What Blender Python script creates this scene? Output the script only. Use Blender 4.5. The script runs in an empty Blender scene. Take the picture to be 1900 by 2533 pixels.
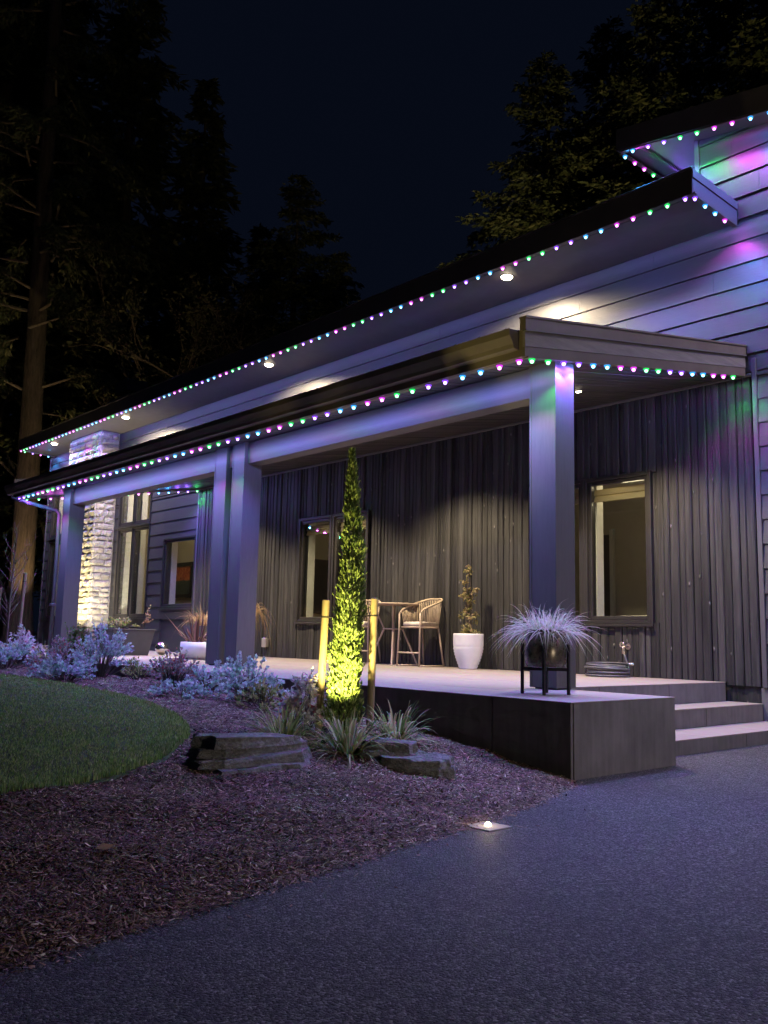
import bpy, math, random
import numpy as np
from mathutils import Vector, Matrix

random.seed(11)
R = random.Random(5)
sc = bpy.context.scene
col = sc.collection

# ------------------------------------------------------------------ camera
YAW, PITCH, ROLL = 0.8452, 0.1384, 0.0219
CAM = Vector((3.6692, -4.9349, 0.8986))
_d = Vector((-math.sin(YAW)*math.cos(PITCH), math.cos(YAW)*math.cos(PITCH), math.sin(PITCH)))
_r = Vector((math.cos(YAW), math.sin(YAW), 0)); _u = _r.cross(_d)
_rc = _r*math.cos(ROLL) + _u*math.sin(ROLL)
_uc = -_r*math.sin(ROLL) + _u*math.cos(ROLL)
cd = bpy.data.cameras.new('camera'); cam = bpy.data.objects.new('camera', cd); col.objects.link(cam)
cam.matrix_world = Matrix(((_rc.x, _uc.x, -_d.x, CAM.x), (_rc.y, _uc.y, -_d.y, CAM.y), (_rc.z, _uc.z, -_d.z, CAM.z), (0, 0, 0, 1)))
cd.sensor_fit = 'VERTICAL'; cd.sensor_height = 36.0; cd.lens = 2221.4/2533*36.0
cd.clip_start = 0.05; cd.clip_end = 600
sc.camera = cam

# ------------------------------------------------------------------ night sky
world = bpy.data.worlds.new('World'); sc.world = world; world.use_nodes = True
wn = world.node_tree; wn.nodes.clear()
sky = wn.nodes.new('ShaderNodeTexSky'); sky.sky_type = 'NISHITA'; sky.sun_disc = False
sky.sun_elevation = math.radians(-3.5); sky.sun_rotation = math.radians(150); sky.altitude = 100
sky.air_density = 1.0; sky.dust_density = 0.4; sky.ozone_density = 3.0
mixw = wn.nodes.new('ShaderNodeMix'); mixw.data_type = 'RGBA'; mixw.inputs[0].default_value = 0.8
mixw.inputs[7].default_value = (0.036, 0.060, 0.142, 1)
bg = wn.nodes.new('ShaderNodeBackground'); bg.inputs[1].default_value = 0.064
wo = wn.nodes.new('ShaderNodeOutputWorld')
wn.links.new(sky.outputs[0], mixw.inputs[6]); wn.links.new(mixw.outputs[2], bg.inputs[0]); wn.links.new(bg.outputs[0], wo.inputs[0])

# ------------------------------------------------------------------ render look
sc.view_settings.view_transform = 'Standard'; sc.view_settings.look = 'None'
sc.view_settings.exposure = 0.0; sc.view_settings.gamma = 1.0
cy = sc.cycles
cy.use_denoising = True
try:
    cy.denoiser = 'OPENIMAGEDENOISE'; cy.denoising_input_passes = 'RGB_ALBEDO_NORMAL'; cy.denoising_prefilter = 'ACCURATE'
except Exception: pass
cy.use_adaptive_sampling = True; cy.adaptive_threshold = 0.025; cy.adaptive_min_samples = 12
cy.max_bounces = 5; cy.diffuse_bounces = 2; cy.glossy_bounces = 3; cy.transmission_bounces = 4; cy.transparent_max_bounces = 12
cy.sample_clamp_indirect = 4.0; cy.use_light_tree = True
cy.caustics_reflective = False; cy.caustics_refractive = False

# light levels (watts) -------------------------------------------------------
LED_W = 42.0
DOWN_UP_W = 420.0
ADDED_LANTERN_W = 520.0
DOWN_CAN_W = 640.0

# ------------------------------------------------------------------ helpers
ORG = {}
def org(o): return ORG.get(o.name, Vector((0, 0, 0))) if o is not None else Vector((0, 0, 0))
def tag(o, label=None, cat=None, group=None, kind=None):
    if label: o['label'] = label
    if cat: o['category'] = cat
    if group: o['group'] = group
    if kind: o['kind'] = kind
    return o
def thing(name, loc, label, cat, group=None):
    o = bpy.data.objects.new(name, None); o.empty_display_size = 0.1; col.objects.link(o)
    o.location = loc; ORG[o.name] = Vector(loc)
    return tag(o, label, cat, group)
def link(name, me, parent=None, loc=(0, 0, 0)):
    o = bpy.data.objects.new(name, me); col.objects.link(o); o.location = loc
    if parent is not None: o.parent = parent
    ORG[o.name] = org(parent) + Vector(loc)
    return o

class MB:
    def __init__(s): s.v = []; s.f = []; s.m = []
    def add(s, vs, fs, mi=0):
        n = len(s.v); s.v += [tuple(p) for p in vs]; s.f += [tuple(i+n for i in q) for q in fs]; s.m += [mi]*len(fs); return s
    def hexa(s, p, mi=0):   # p: bottom 4 ccw, top 4 ccw
        return s.add(p, [(3,2,1,0),(4,5,6,7),(0,1,5,4),(1,2,6,5),(2,3,7,6),(3,0,4,7)], mi)
    def box(s, x0, x1, y0, y1, z0, z1, mi=0):
        return s.hexa([(x0,y0,z0),(x1,y0,z0),(x1,y1,z0),(x0,y1,z0),(x0,y0,z1),(x1,y0,z1),(x1,y1,z1),(x0,y1,z1)], mi)
    def bbox(s, x0, x1, y0, y1, z0, z1, b=0.004, mi=0):    # box with chamfered edges
        xs=(x0,x1); ys=(y0,y1); zs=(z0,z1); vs=[]; idx={}
        for i in (0,1):
            for j in (0,1):
                for k in (0,1):
                    sx,sy,sz=(b if i==0 else -b),(b if j==0 else -b),(b if k==0 else -b)
                    for a,(ox,oy,oz) in enumerate(((0,sy,sz),(sx,0,sz),(sx,sy,0))):
                        idx[(i,j,k,a)]=len(vs); vs.append((xs[i]+ox,ys[j]+oy,zs[k]+oz))
        F=[]; I=lambda i,j,k,a: idx[(i,j,k,a)]
        F.append([I(0,0,0,0),I(0,0,1,0),I(0,1,1,0),I(0,1,0,0)]); F.append([I(1,0,0,0),I(1,1,0,0),I(1,1,1,0),I(1,0,1,0)])
        F.append([I(0,0,0,1),I(1,0,0,1),I(1,0,1,1),I(0,0,1,1)]); F.append([I(0,1,0,1),I(0,1,1,1),I(1,1,1,1),I(1,1,0,1)])
        F.append([I(0,0,0,2),I(0,1,0,2),I(1,1,0,2),I(1,0,0,2)]); F.append([I(0,0,1,2),I(1,0,1,2),I(1,1,1,2),I(0,1,1,2)])
        for i in (0,1):
            for j in (0,1): F.append([I(i,j,0,0),I(i,j,1,0),I(i,j,1,1),I(i,j,0,1)])
            for k in (0,1): F.append([I(i,0,k,0),I(i,1,k,0),I(i,1,k,2),I(i,0,k,2)])
        for j in (0,1):
            for k in (0,1): F.append([I(0,j,k,1),I(1,j,k,1),I(1,j,k,2),I(0,j,k,2)])
        for i in (0,1):
            for j in (0,1):
                for k in (0,1): F.append([I(i,j,k,0),I(i,j,k,1),I(i,j,k,2)])
        return s.add(vs, F, mi)
    def tube(s, path, r, n=8, cap=True, closed=False, mi=0, ry=None):
        path=[Vector(p) for p in path]; k=len(path)
        rs=r if isinstance(r,(list,tuple)) else [r]*k
        base=len(s.v); prev=None
        for i,p in enumerate(path):
            if closed: t=(path[(i+1)%k]-path[i-1])
            else: t=(path[min(i+1,k-1)]-path[max(i-1,0)])
            t.normalize()
            if prev is None:
                a=Vector((0,0,1)) if abs(t.z)<0.9 else Vector((1,0,0)); u=t.cross(a).normalized()
            else:
                u=(prev-t*prev.dot(t))
                u=u.normalized() if u.length>1e-6 else t.orthogonal().normalized()
            prev=u; w=t.cross(u)
            for j in range(n):
                an=2*math.pi*j/n; s.v.append(tuple(p+u*(math.cos(an)*rs[i])+w*(math.sin(an)*(rs[i] if ry is None else ry))))
        m=k if closed else k-1
        for i in range(m):
            a=base+i*n; b=base+((i+1)%k)*n
            for j in range(n): s.f.append((a+j,a+(j+1)%n,b+(j+1)%n,b+j)); s.m.append(mi)
        if cap and not closed:
            s.f.append(tuple(base+j for j in range(n))[::-1]); s.m.append(mi)
            s.f.append(tuple(base+(k-1)*n+j for j in range(n))); s.m.append(mi)
        return s
    def lathe(s, prof, c=(0,0,0), n=24, mi=0, cap_bottom=True, cap_top=False):
        base=len(s.v); k=len(prof)
        for (r,z) in prof:
            for j in range(n):
                a=2*math.pi*j/n; s.v.append((c[0]+r*math.cos(a),c[1]+r*math.sin(a),c[2]+z))
        for i in range(k-1):
            for j in range(n):
                a=base+i*n; b=a+n; s.f.append((a+j,a+(j+1)%n,b+(j+1)%n,b+j)); s.m.append(mi)
        if cap_bottom: s.f.append(tuple(base+j for j in range(n))[::-1]); s.m.append(mi)
        if cap_top: s.f.append(tuple(base+(k-1)*n+j for j in range(n))); s.m.append(mi)
        return s
    def mesh(s, name, mats, smooth=False):
        me=bpy.data.meshes.new(name); me.from_pydata(s.v,[],s.f)
        for m in (mats if isinstance(mats,(list,tuple)) else [mats]): me.materials.append(m)
        if any(s.m): me.polygons.foreach_set('material_index', s.m)
        if smooth: me.polygons.foreach_set('use_smooth',[True]*len(me.polygons))
        me.update(); return me
    def build(s, name, mats, parent=None, smooth=False, loc=None):
        """vertices are world coordinates; loc (world) becomes the object's origin"""
        po=org(parent); w=Vector(loc) if loc is not None else po
        s.v=[(a-w.x,b-w.y,c-w.z) for a,b,c in s.v]
        return link(name, s.mesh(name,mats,smooth), parent, w-po)

def rect_minus(x0,x1,z0,z1,holes):
    xs=sorted({x0,x1,*[min(max(h[0],x0),x1) for h in holes],*[min(max(h[1],x0),x1) for h in holes]})
    out=[]
    for a,b in zip(xs[:-1],xs[1:]):
        if b-a<1e-4: continue
        c=(a+b)/2; hs=sorted([(h[2],h[3]) for h in holes if h[0]<c<h[1]]); z=z0
        for p,q in hs:
            if p>z and p<z1+1e-9: out.append((a,b,z,min(p,z1)))
            z=max(z,q)
        if z<z1-1e-4: out.append((a,b,z,z1))
    return out

# ------------------------------------------------------------------ materials
def newmat(name):
    m=bpy.data.materials.new(name); m.use_nodes=True; nt=m.node_tree
    b=nt.nodes['Principled BSDF']; return m,nt,b
def texco(nt, scale=(1,1,1), kind='Object'):
    tc=nt.nodes.new('ShaderNodeTexCoord'); mp=nt.nodes.new('ShaderNodeMapping'); mp.inputs['Scale'].default_value=scale
    if kind=='World':
        g=nt.nodes.new('ShaderNodeNewGeometry'); nt.links.new(g.outputs['Position'],mp.inputs[0])
    else: nt.links.new(tc.outputs[kind],mp.inputs[0])
    return mp.outputs[0]
def noise(nt, co, scale, detail=4, rough=.55, dist=0.):
    n=nt.nodes.new('ShaderNodeTexNoise'); n.inputs['Scale'].default_value=scale; n.inputs['Detail'].default_value=detail
    n.inputs['Roughness'].default_value=rough; n.inputs['Distortion'].default_value=dist; nt.links.new(co,n.inputs['Vector']); return n.outputs['Fac']
def ramp(nt, fac, stops):
    r=nt.nodes.new('ShaderNodeValToRGB'); e=r.color_ramp.elements
    while len(e)<len(stops): e.new(.5)
    for q,(p,c) in zip(e,stops): q.position=p; q.color=(*c,1) if len(c)==3 else c
    nt.links.new(fac,r.inputs[0]); return r.outputs[0]
def mathn(nt, op, a, b):
    n=nt.nodes.new('ShaderNodeMath'); n.operation=op
    for i,q in enumerate((a,b)):
        if isinstance(q,(int,float)): n.inputs[i].default_value=q
        else: nt.links.new(q,n.inputs[i])
    return n.outputs[0]
def bump(nt, b, h, dist=.01, strength=1.):
    n=nt.nodes.new('ShaderNodeBump'); n.inputs['Distance'].default_value=dist; n.inputs['Strength'].default_value=strength
    nt.links.new(h,n.inputs['Height']); nt.links.new(n.outputs[0],b.inputs['Normal'])
def island(nt):
    g=nt.nodes.new('ShaderNodeNewGeometry'); return g.outputs['Random Per Island']
def objrand(nt):
    g=nt.nodes.new('ShaderNodeObjectInfo'); return g.outputs['Random']
def mixc(nt,fac,a,b,mode='MIX'):
    n=nt.nodes.new('ShaderNodeMix'); n.data_type='RGBA'; n.blend_type=mode
    if isinstance(fac,(int,float)): n.inputs[0].default_value=fac
    else: nt.links.new(fac,n.inputs[0])
    for i,q in ((6,a),(7,b)):
        if isinstance(q,tuple): n.inputs[i].default_value=(*q,1)
        else: nt.links.new(q,n.inputs[i])
    return n.outputs[2]

def m_plain(name,c,rough=.5,metal=0.,var=.12,nscale=6.,bmp=0.,bscale=60.,spec=.5):
    m,nt,b=newmat(name); co=texco(nt,kind='World')
    f=noise(nt,co,nscale,5); lo=tuple(x*(1-var) for x in c); hi=tuple(min(1,x*(1+var)) for x in c)
    nt.links.new(ramp(nt,f,[(.3,lo),(.7,hi)]),b.inputs['Base Color'])
    r2=noise(nt,co,nscale*3,3); nt.links.new(mathn(nt,'ADD',mathn(nt,'MULTIPLY',r2,.2),rough-.1),b.inputs['Roughness'])
    b.inputs['Metallic'].default_value=metal; b.inputs['Specular IOR Level'].default_value=spec
    if bmp: bump(nt,b,noise(nt,co,bscale,4),bmp)
    return m
def m_grain(name,lo,hi,stretch,rough=.6,bmp=.004,knots=False,varobj=.35,spec=.4):
    """wood / wood-grain cement: noise stretched along one world axis"""
    m,nt,b=newmat(name)
    g=nt.nodes.new('ShaderNodeNewGeometry'); oi=nt.nodes.new('ShaderNodeObjectInfo')
    off=nt.nodes.new('ShaderNodeCombineXYZ')
    for i,k in enumerate((37.,11.,53.)): nt.links.new(mathn(nt,'MULTIPLY',oi.outputs['Random'],k),off.inputs[i])
    add=nt.nodes.new('ShaderNodeVectorMath'); add.operation='ADD'
    nt.links.new(g.outputs['Position'],add.inputs[0]); nt.links.new(off.outputs[0],add.inputs[1])
    mp=nt.nodes.new('ShaderNodeMapping'); mp.inputs['Scale'].default_value=stretch; nt.links.new(add.outputs[0],mp.inputs[0]); co=mp.outputs[0]
    f1=noise(nt,co,14,6,.6,.6); f2=noise(nt,co,60,4,.6,.2)
    f=mathn(nt,'ADD',mathn(nt,'MULTIPLY',f1,.65),mathn(nt,'MULTIPLY',f2,.35))
    c=ramp(nt,f,[(.32,lo),(.68,hi)])
    h=f
    if knots:
        mp2=nt.nodes.new('ShaderNodeMapping'); mp2.inputs['Scale'].default_value=(1,1,.5); nt.links.new(add.outputs[0],mp2.inputs[0])
        vo=nt.nodes.new('ShaderNodeTexVoronoi'); vo.inputs['Scale'].default_value=6.5; nt.links.new(mp2.outputs[0],vo.inputs['Vector'])
        k=ramp(nt,vo.outputs['Distance'],[(.03,(1,1,1)),(.11,(0,0,0))])
        c=mixc(nt,k,c,tuple(min(1,q*2.6) for q in hi))
        h=mathn(nt,'ADD',f,mathn(nt,'MULTIPLY',k,.6))
    br=ramp(nt,oi.outputs['Random'],[(0,(1-varobj,)*3),(1,(1,1,1))])
    nt.links.new(mixc(nt,1.,c,br,'MULTIPLY'),b.inputs['Base Color'])
    b.inputs['Roughness'].default_value=rough; b.inputs['Specular IOR Level'].default_value=spec
    bump(nt,b,h,bmp); return m
def m_leaf(name,stops,rough=.55,transl=.25,spec=.35):
    if transl in (.2,.25): transl=.42
    m,nt,b=newmat(name); c=ramp(nt,island(nt),stops); nt.links.new(c,b.inputs['Base Color'])
    b.inputs['Roughness'].default_value=rough; b.inputs['Specular IOR Level'].default_value=spec
    tr=nt.nodes.new('ShaderNodeBsdfTranslucent'); nt.links.new(c,tr.inputs[0])
    mx=nt.nodes.new('ShaderNodeMixShader'); mx.inputs[0].default_value=transl
    out=nt.nodes['Material Output']; nt.links.new(b.outputs[0],mx.inputs[1]); nt.links.new(tr.outputs[0],mx.inputs[2]); nt.links.new(mx.outputs[0],out.inputs[0])
    return m
def m_emit(name,c,s):
    m=bpy.data.materials.new(name); m.use_nodes=True; nt=m.node_tree; nt.nodes.clear()
    e=nt.nodes.new('ShaderNodeEmission'); e.inputs[0].default_value=(*c,1); e.inputs[1].default_value=s
    o=nt.nodes.new('ShaderNodeOutputMaterial'); nt.links.new(e.outputs[0],o.inputs[0]); m.cycles.emission_sampling='NONE'; return m
def m_glass(name):
    m=bpy.data.materials.new(name); m.use_nodes=True; nt=m.node_tree; nt.nodes.clear()
    t=nt.nodes.new('ShaderNodeBsdfTransparent'); t.inputs[0].default_value=(.86,.88,.86,1)
    g=nt.nodes.new('ShaderNodeBsdfGlossy'); g.inputs['Roughness'].default_value=.01; g.inputs[0].default_value=(1,1,1,1)
    ge=nt.nodes.new('ShaderNodeNewGeometry'); dt=nt.nodes.new('ShaderNodeVectorMath'); dt.operation='DOT_PRODUCT'
    nt.links.new(ge.outputs['Normal'],dt.inputs[0]); nt.links.new(ge.outputs['Incoming'],dt.inputs[1])
    c=mathn(nt,'SUBTRACT',1.,mathn(nt,'ABSOLUTE',dt.outputs['Value'],0.))
    f2=mathn(nt,'ADD',mathn(nt,'MULTIPLY',mathn(nt,'POWER',c,5.),.9),.05)
    mx=nt.nodes.new('ShaderNodeMixShader'); o=nt.nodes.new('ShaderNodeOutputMaterial')
    nt.links.new(f2,mx.inputs[0]); nt.links.new(t.outputs[0],mx.inputs[1]); nt.links.new(g.outputs[0],mx.inputs[2]); nt.links.new(mx.outputs[0],o.inputs[0]); return m

def m_asphalt():
    m,nt,b=newmat('asphalt'); co=texco(nt,kind='World')
    vo=nt.nodes.new('ShaderNodeTexVoronoi'); vo.inputs['Scale'].default_value=130; nt.links.new(co,vo.inputs['Vector'])
    vc=nt.nodes.new('ShaderNodeSeparateColor'); nt.links.new(vo.outputs['Color'],vc.inputs[0])
    stone=ramp(nt,vc.outputs[0],[(.0,(.006,.006,.007)),(.42,(.038,.038,.04)),(.7,(.12,.118,.115)),(.9,(.2,.197,.19)),(1.,(.36,.35,.34))])
    big=mixc(nt,1.,ramp(nt,noise(nt,co,.9,6,.65),[(.3,(.62,.62,.62)),(.7,(1.1,1.1,1.1))]),ramp(nt,noise(nt,co,17,4,.6),[(.3,(.75,.75,.75)),(.7,(1.1,1.1,1.1))]),'MULTIPLY')
    mc=nt.nodes.new('ShaderNodeTexVoronoi'); mc.feature='DISTANCE_TO_EDGE'; mc.inputs['Scale'].default_value=.55
    wv=nt.nodes.new('ShaderNodeVectorMath'); wv.operation='ADD'; nz=nt.nodes.new('ShaderNodeTexNoise'); nz.inputs['Scale'].default_value=2.5; nz.inputs['Detail'].default_value=6
    nt.links.new(co,nz.inputs['Vector']); nt.links.new(co,wv.inputs[0]); nt.links.new(nz.outputs['Color'],wv.inputs[1]); nt.links.new(wv.outputs[0],mc.inputs['Vector'])
    crack=ramp(nt,mc.outputs['Distance'],[(.0,(.35,.35,.35)),(.006,(1,1,1))])
    st=ramp(nt,noise(nt,co,.45,3,.5,.8),[(.52,(1,1,1)),(.62,(.72,.72,.72))])
    tone=mixc(nt,1.,mixc(nt,1.,big,st,'MULTIPLY'),crack,'MULTIPLY')
    nt.links.new(mixc(nt,1.,stone,tone,'MULTIPLY'),b.inputs['Base Color'])
    b.inputs['Roughness'].default_value=.62; b.inputs['Specular IOR Level'].default_value=.45
    h=mathn(nt,'ADD',mathn(nt,'MULTIPLY',vo.outputs['Distance'],-1.),mathn(nt,'MULTIPLY',noise(nt,co,260,3,.7),1.2))
    h=mathn(nt,'ADD',h,mathn(nt,'MULTIPLY',vc.outputs[1],.8))
    bump(nt,b,h,.011); return m
def m_concrete(name,c,rough=.75,streak=True):
    m,nt,b=newmat(name); co=texco(nt,kind='World'); cs=texco(nt,(9,9,.7),'World')
    f=mathn(nt,'ADD',mathn(nt,'MULTIPLY',noise(nt,co,3,7,.65),.6),mathn(nt,'MULTIPLY',noise(nt,cs,2.2,4),.4 if streak else .0))
    nt.links.new(ramp(nt,f,[(.28,tuple(x*.55 for x in c)),(.72,tuple(x*1.35 for x in c))]),b.inputs['Base Color'])
    b.inputs['Roughness'].default_value=rough; bump(nt,b,noise(nt,co,220,3),.0015); return m

M={}
M['asphalt']=m_asphalt()
M['soil']=m_plain('soil',(.05,.03,.024),.9,var=.4,bmp=.02,bscale=40)
M['chip']=m_leaf('wood_chip',[(0,(.022,.012,.008)),(.4,(.105,.058,.036)),(.75,(.22,.138,.088)),(.92,(.38,.26,.18)),(1,(.66,.54,.43))],.75,0.0,.3)
M['turf']=m_plain('turf',(.04,.065,.02),.9,var=.4,bmp=.01,bscale=120)
M['grass']=m_leaf('grass_blade',[(0,(.09,.15,.04)),(.6,(.23,.35,.09)),(.9,(.36,.47,.15)),(1,(.5,.5,.27))],.5,.25)
M['slab']=m_grain('pale_slab',(.215,.18,.15),(.31,.265,.228),(.35,6,6),.55,.0008,varobj=.12)
M['riser']=m_concrete('dark_concrete',(.135,.128,.13),.7)
M['siding']=m_grain('taupe_siding',(.036,.036,.0375),(.053,.0525,.054),(.45,5,5),.48,.0022,varobj=.10,spec=.5)
M['paint']=m_grain('taupe_paint',(.08,.076,.08),(.10,.096,.10),(3,3,.35),.5,.0012,varobj=.05)
M['paint_x']=m_grain('taupe_beam',(.088,.083,.087),(.112,.106,.11),(.35,4,4),.5,.0012,varobj=.05)
M['dark']=m_grain('charred_wood',(.010,.010,.010),(.080,.077,.074),(1,1,.05),.55,.03,knots=True,varobj=.6)
M['soffitwood']=m_grain('dark_soffit',(.03,.027,.025),(.075,.068,.062),(1,.06,1),.55,.004,varobj=.35)
M['soffit']=m_plain('taupe_soffit',(.10,.09,.085),.6,var=.06,nscale=3)
M['metal']=m_plain('dark_bronze_metal',(.045,.038,.034),.42,.0,.2,4)
M['metal2']=m_plain('brown_metal',(.115,.095,.08),.4,.0,.15,5)
M['fasciawood']=m_grain('grey_fascia',(.10,.092,.09),(.20,.185,.18),(1,.12,1),.55,.002,varobj=.05)
M['black']=m_plain('black_metal',(.008,.008,.009),.5,.0,.2)
M['frame']=m_plain('window_frame',(.022,.020,.019),.4,.0,.12)
M['glass']=m_glass('window_glass')
M['shade']=m_leaf('cream_shade',[(0,(.62,.55,.38)),(1,(.66,.59,.42))],.85,.6)
M['room']=m_plain('room_wall',(.55,.49,.38),.85,var=.04)
M['roomdark']=m_plain('room_dark',(.12,.10,.085),.7,var=.1)
M['roomfloor']=m_plain('room_floor',(.22,.15,.1),.5,var=.2)
M['white']=m_plain('white_trim',(.66,.64,.58),.6,var=.05)
M['chrome']=m_plain('chrome',(.8,.8,.82),.12,1.,.02)
M['brass']=m_plain('nickel_brass',(.72,.62,.5),.3,1.,.1,40)
M['rubber']=m_plain('hose_rubber',(.055,.056,.062),.42,.0,.15,10)
M['rattan']=m_plain('beige_rope',(.46,.36,.25),.6,var=.12,nscale=40,bmp=.001,bscale=300)
M['framebeige']=m_plain('beige_metal_frame',(.40,.31,.24),.45,var=.08)
M['cushion']=m_plain('cream_cushion',(.60,.54,.47),.9,var=.05,nscale=30,bmp=.002,bscale=150)
M['whitepot']=m_plain('white_glaze',(.62,.61,.63),.35,var=.06,nscale=8)
M['greypot']=m_plain('grey_planter',(.075,.075,.078),.55,var=.1)
M['bronzepot']=m_plain('bronze_pot',(.13,.11,.08),.28,.55,.25,9)
M['wood']=m_grain('stake_wood',(.19,.14,.08),(.33,.25,.155),(3,3,.25),.7,.003,varobj=.15)
M['band']=m_plain('stake_band',(.02,.017,.013),.7)
M['bark']=m_grain('conifer_bark',(.05,.036,.026),(.17,.125,.09),(1,1,.16),.9,.05,varobj=.1)
M['twig']=m_plain('twig_bark',(.12,.09,.065),.85,var=.3,nscale=20)
M['darktwig']=m_plain('dark_stem',(.055,.04,.032),.85,var=.3,nscale=20)
M['rock']=None
M['cement']=m_concrete('paver_concrete',(.36,.35,.35),.8,False)
M['lens_warm']=m_emit('warm_lens',(1.,.84,.58),40.)
M['steel']=m_plain('steel_box',(.5,.47,.42),.4,.6,.1)

def m_rock():
    m,nt,b=newmat('slate_rock'); co=texco(nt,kind='World'); cs=texco(nt,(1.6,1.6,2.6),'World')
    f=mathn(nt,'ADD',mathn(nt,'MULTIPLY',noise(nt,co,11,8,.7),.65),mathn(nt,'MULTIPLY',noise(nt,cs,26,5),.35))
    nt.links.new(ramp(nt,f,[(.3,(.07,.07,.068)),(.52,(.19,.19,.185)),(.72,(.40,.40,.39))]),b.inputs['Base Color'])
    b.inputs['Roughness'].default_value=.8; bump(nt,b,mathn(nt,'ADD',noise(nt,co,34,7,.75),noise(nt,cs,12,4)),.035); return m
M['rock']=m_rock()
def m_stone():
    m,nt,b=newmat('ledge_stone'); co=texco(nt,kind='World')
    f=noise(nt,co,16,7,.7); c=ramp(nt,f,[(.3,(.30,.28,.25)),(.7,(.60,.56,.50))])
    br=ramp(nt,objrand(nt),[(0,(.62,.60,.57)),(.6,(.95,.95,.95)),(1,(1.1,1.06,1.0))])
    nt.links.new(mixc(nt,1.,c,br,'MULTIPLY'),b.inputs['Base Color']); b.inputs['Roughness'].default_value=.85
    bump(nt,b,noise(nt,co,55,6,.7),.02); return m
M['stone']=m_stone()
M['mortar']=m_plain('mortar',(.24,.225,.20),.9,var=.15,bmp=.004,bscale=120)

# ------------------------------------------------------------------ lay of the land
EP=[(-40,1.3),(-8,1.3),(-5,1.2),(-3.99,1.09),(-3.53,1.0),(-2.9,.86),(-2.16,.69),(-1.64,.6),(-.84,.38),(-.16,.12),(0.,.0),(.1,-.6),(4.5,-1.4),(60,-1.4)]
EY=np.array([e[0] for e in EP]); EX=np.array([e[1] for e in EP])
def gh(x,y):
    s=np.maximum(np.interp(y,EY,EX)-x,0.); return 0.38*(1-np.exp(-s/2.2))
def gz(x,y): return float(gh(np.array([x]),np.array([y]))[0])
D=4.3766; H=0.5

def grid_obj(name,xs,ys,zf,mat,kind,keep=None):
    X,Y=np.meshgrid(xs,ys); Z=zf(X,Y); n=len(xs)
    v=np.stack([X.ravel(),Y.ravel(),Z.ravel()],1).tolist(); f=[]
    for j in range(len(ys)-1):
        for i in range(n-1):
            if keep is None or keep((xs[i]+xs[i+1])/2,(ys[j]+ys[j+1])/2): f.append((j*n+i,j*n+i+1,(j+1)*n+i+1,(j+1)*n+i))
    me=bpy.data.meshes.new(name); me.from_pydata(v,[],f); me.materials.append(mat)
    me.polygons.foreach_set('use_smooth',[True]*len(me.polygons)); me.update()
    return tag(link(name,me),kind=kind)

# far ground
me=MB().add([(-300,-300,-.08),(300,-300,-.08),(300,300,-.08),(-300,300,-.08)],[(0,1,2,3)]).build('ground',M['soil']); tag(me,kind='structure')
# driveway
dp=[(-1.3,4.36),(-1.3,.1),(-.02,.06)]+[(x,y) for y,x in EP[:10][::-1]]+[(60,-40),(60,4.36)]
me=MB().add([(x,y,0) for x,y in dp],[tuple(range(len(dp)))]).build('driveway',M['asphalt']); tag(me,kind='structure')
# mulch bed (height field)
def zf(X,Y):
    s=np.interp(Y,EY,EX)-X
    n=.012*np.sin(X*3.1+Y*2.3)+.010*np.sin(X*7.3-Y*5.1)+.006*np.sin(X*15.+Y*13.)
    return np.where(s>0,gh(X,Y)+n*np.clip(s/.3,0,1)+.004,-.03)
xs=np.concatenate([np.linspace(-60,-14,24),np.linspace(-13.5,-5,60),np.linspace(-4.9,1.4,150)])
ys=np.concatenate([np.linspace(-14,-5,20),np.linspace(-4.9,.04,130)])
grid_obj('mulch_bed',xs,ys,zf,M['soil'],'structure')
xs2=np.concatenate([np.linspace(-90,-22,20)]); ys2=np.linspace(.04,70,20)
grid_obj('forest_floor',xs2,ys2,lambda X,Y:gh(X,Y)*0+.36+.05*np.sin(X*.4+Y*.3),M['soil'],'structure')

LAWN=[(-.41,-3.5),(-.46,-3.17),(-.62,-2.85),(-.9,-2.46),(-1.3,-2.11),(-1.51,-1.95),(-1.83,-1.77),(-2.32,-1.58),(-3.08,-1.40),(-3.91,-1.30),(-5.07,-1.25),(-6.05,-1.25),(-6.9,-1.32),(-9,-1.7),(-12,-2.4),(-14,-5),(-12,-9),(-5,-9),(-1.2,-6.5),(-.5,-4.5)]
LP=np.array(LAWN)
def in_poly(x,y,P=LP):
    x=np.asarray(x); y=np.asarray(y); c=np.zeros(x.shape,bool); n=len(P); j=n-1
    for i in range(n):
        xi,yi=P[i]; xj,yj=P[j]
        t=((yi>y)!=(yj>y))&(x<(xj-xi)*(y-yi)/(yj-yi+1e-12)+xi); c^=t; j=i
    return c
rng=np.random.default_rng(3)
# lawn sheet: fan of ring vertices with a soft rolled edge
cx,cy0=-4.5,-4.2; ring=[]
dens=[]
for i in range(len(LAWN)):
    a=Vector(LAWN[i]); b=Vector(LAWN[(i+1)%len(LAWN)]); k=max(1,int((b-a).length/.12))
    for q in range(k): dens.append(a+(b-a)*q/k)
mb=MB(); N=len(dens); rows=[(1.0,-.01),(.985,.022),(.93,.03),(.75,.03),(.5,.03),(.2,.03)]
for t,dz in rows:
    for p in dens:
        x=cx+(p.x-cx)*t; y=cy0+(p.y-cy0)*t; mb.v.append((x,y,gz(x,y)+dz))
for k in range(len(rows)-1):
    for i in range(N):
        a=k*N+i; b=k*N+(i+1)%N; mb.f.append((a,b,b+N,a+N)); mb.m.append(0)
mb.v.append((cx,cy0,gz(cx,cy0)+.03)); c=len(mb.v)-1
for i in range(N): mb.f.append(((len(rows)-1)*N+i,(len(rows)-1)*N+(i+1)%N,c)); mb.m.append(0)
tag(mb.build('lawn',M['turf'],smooth=True),kind='structure')

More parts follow.
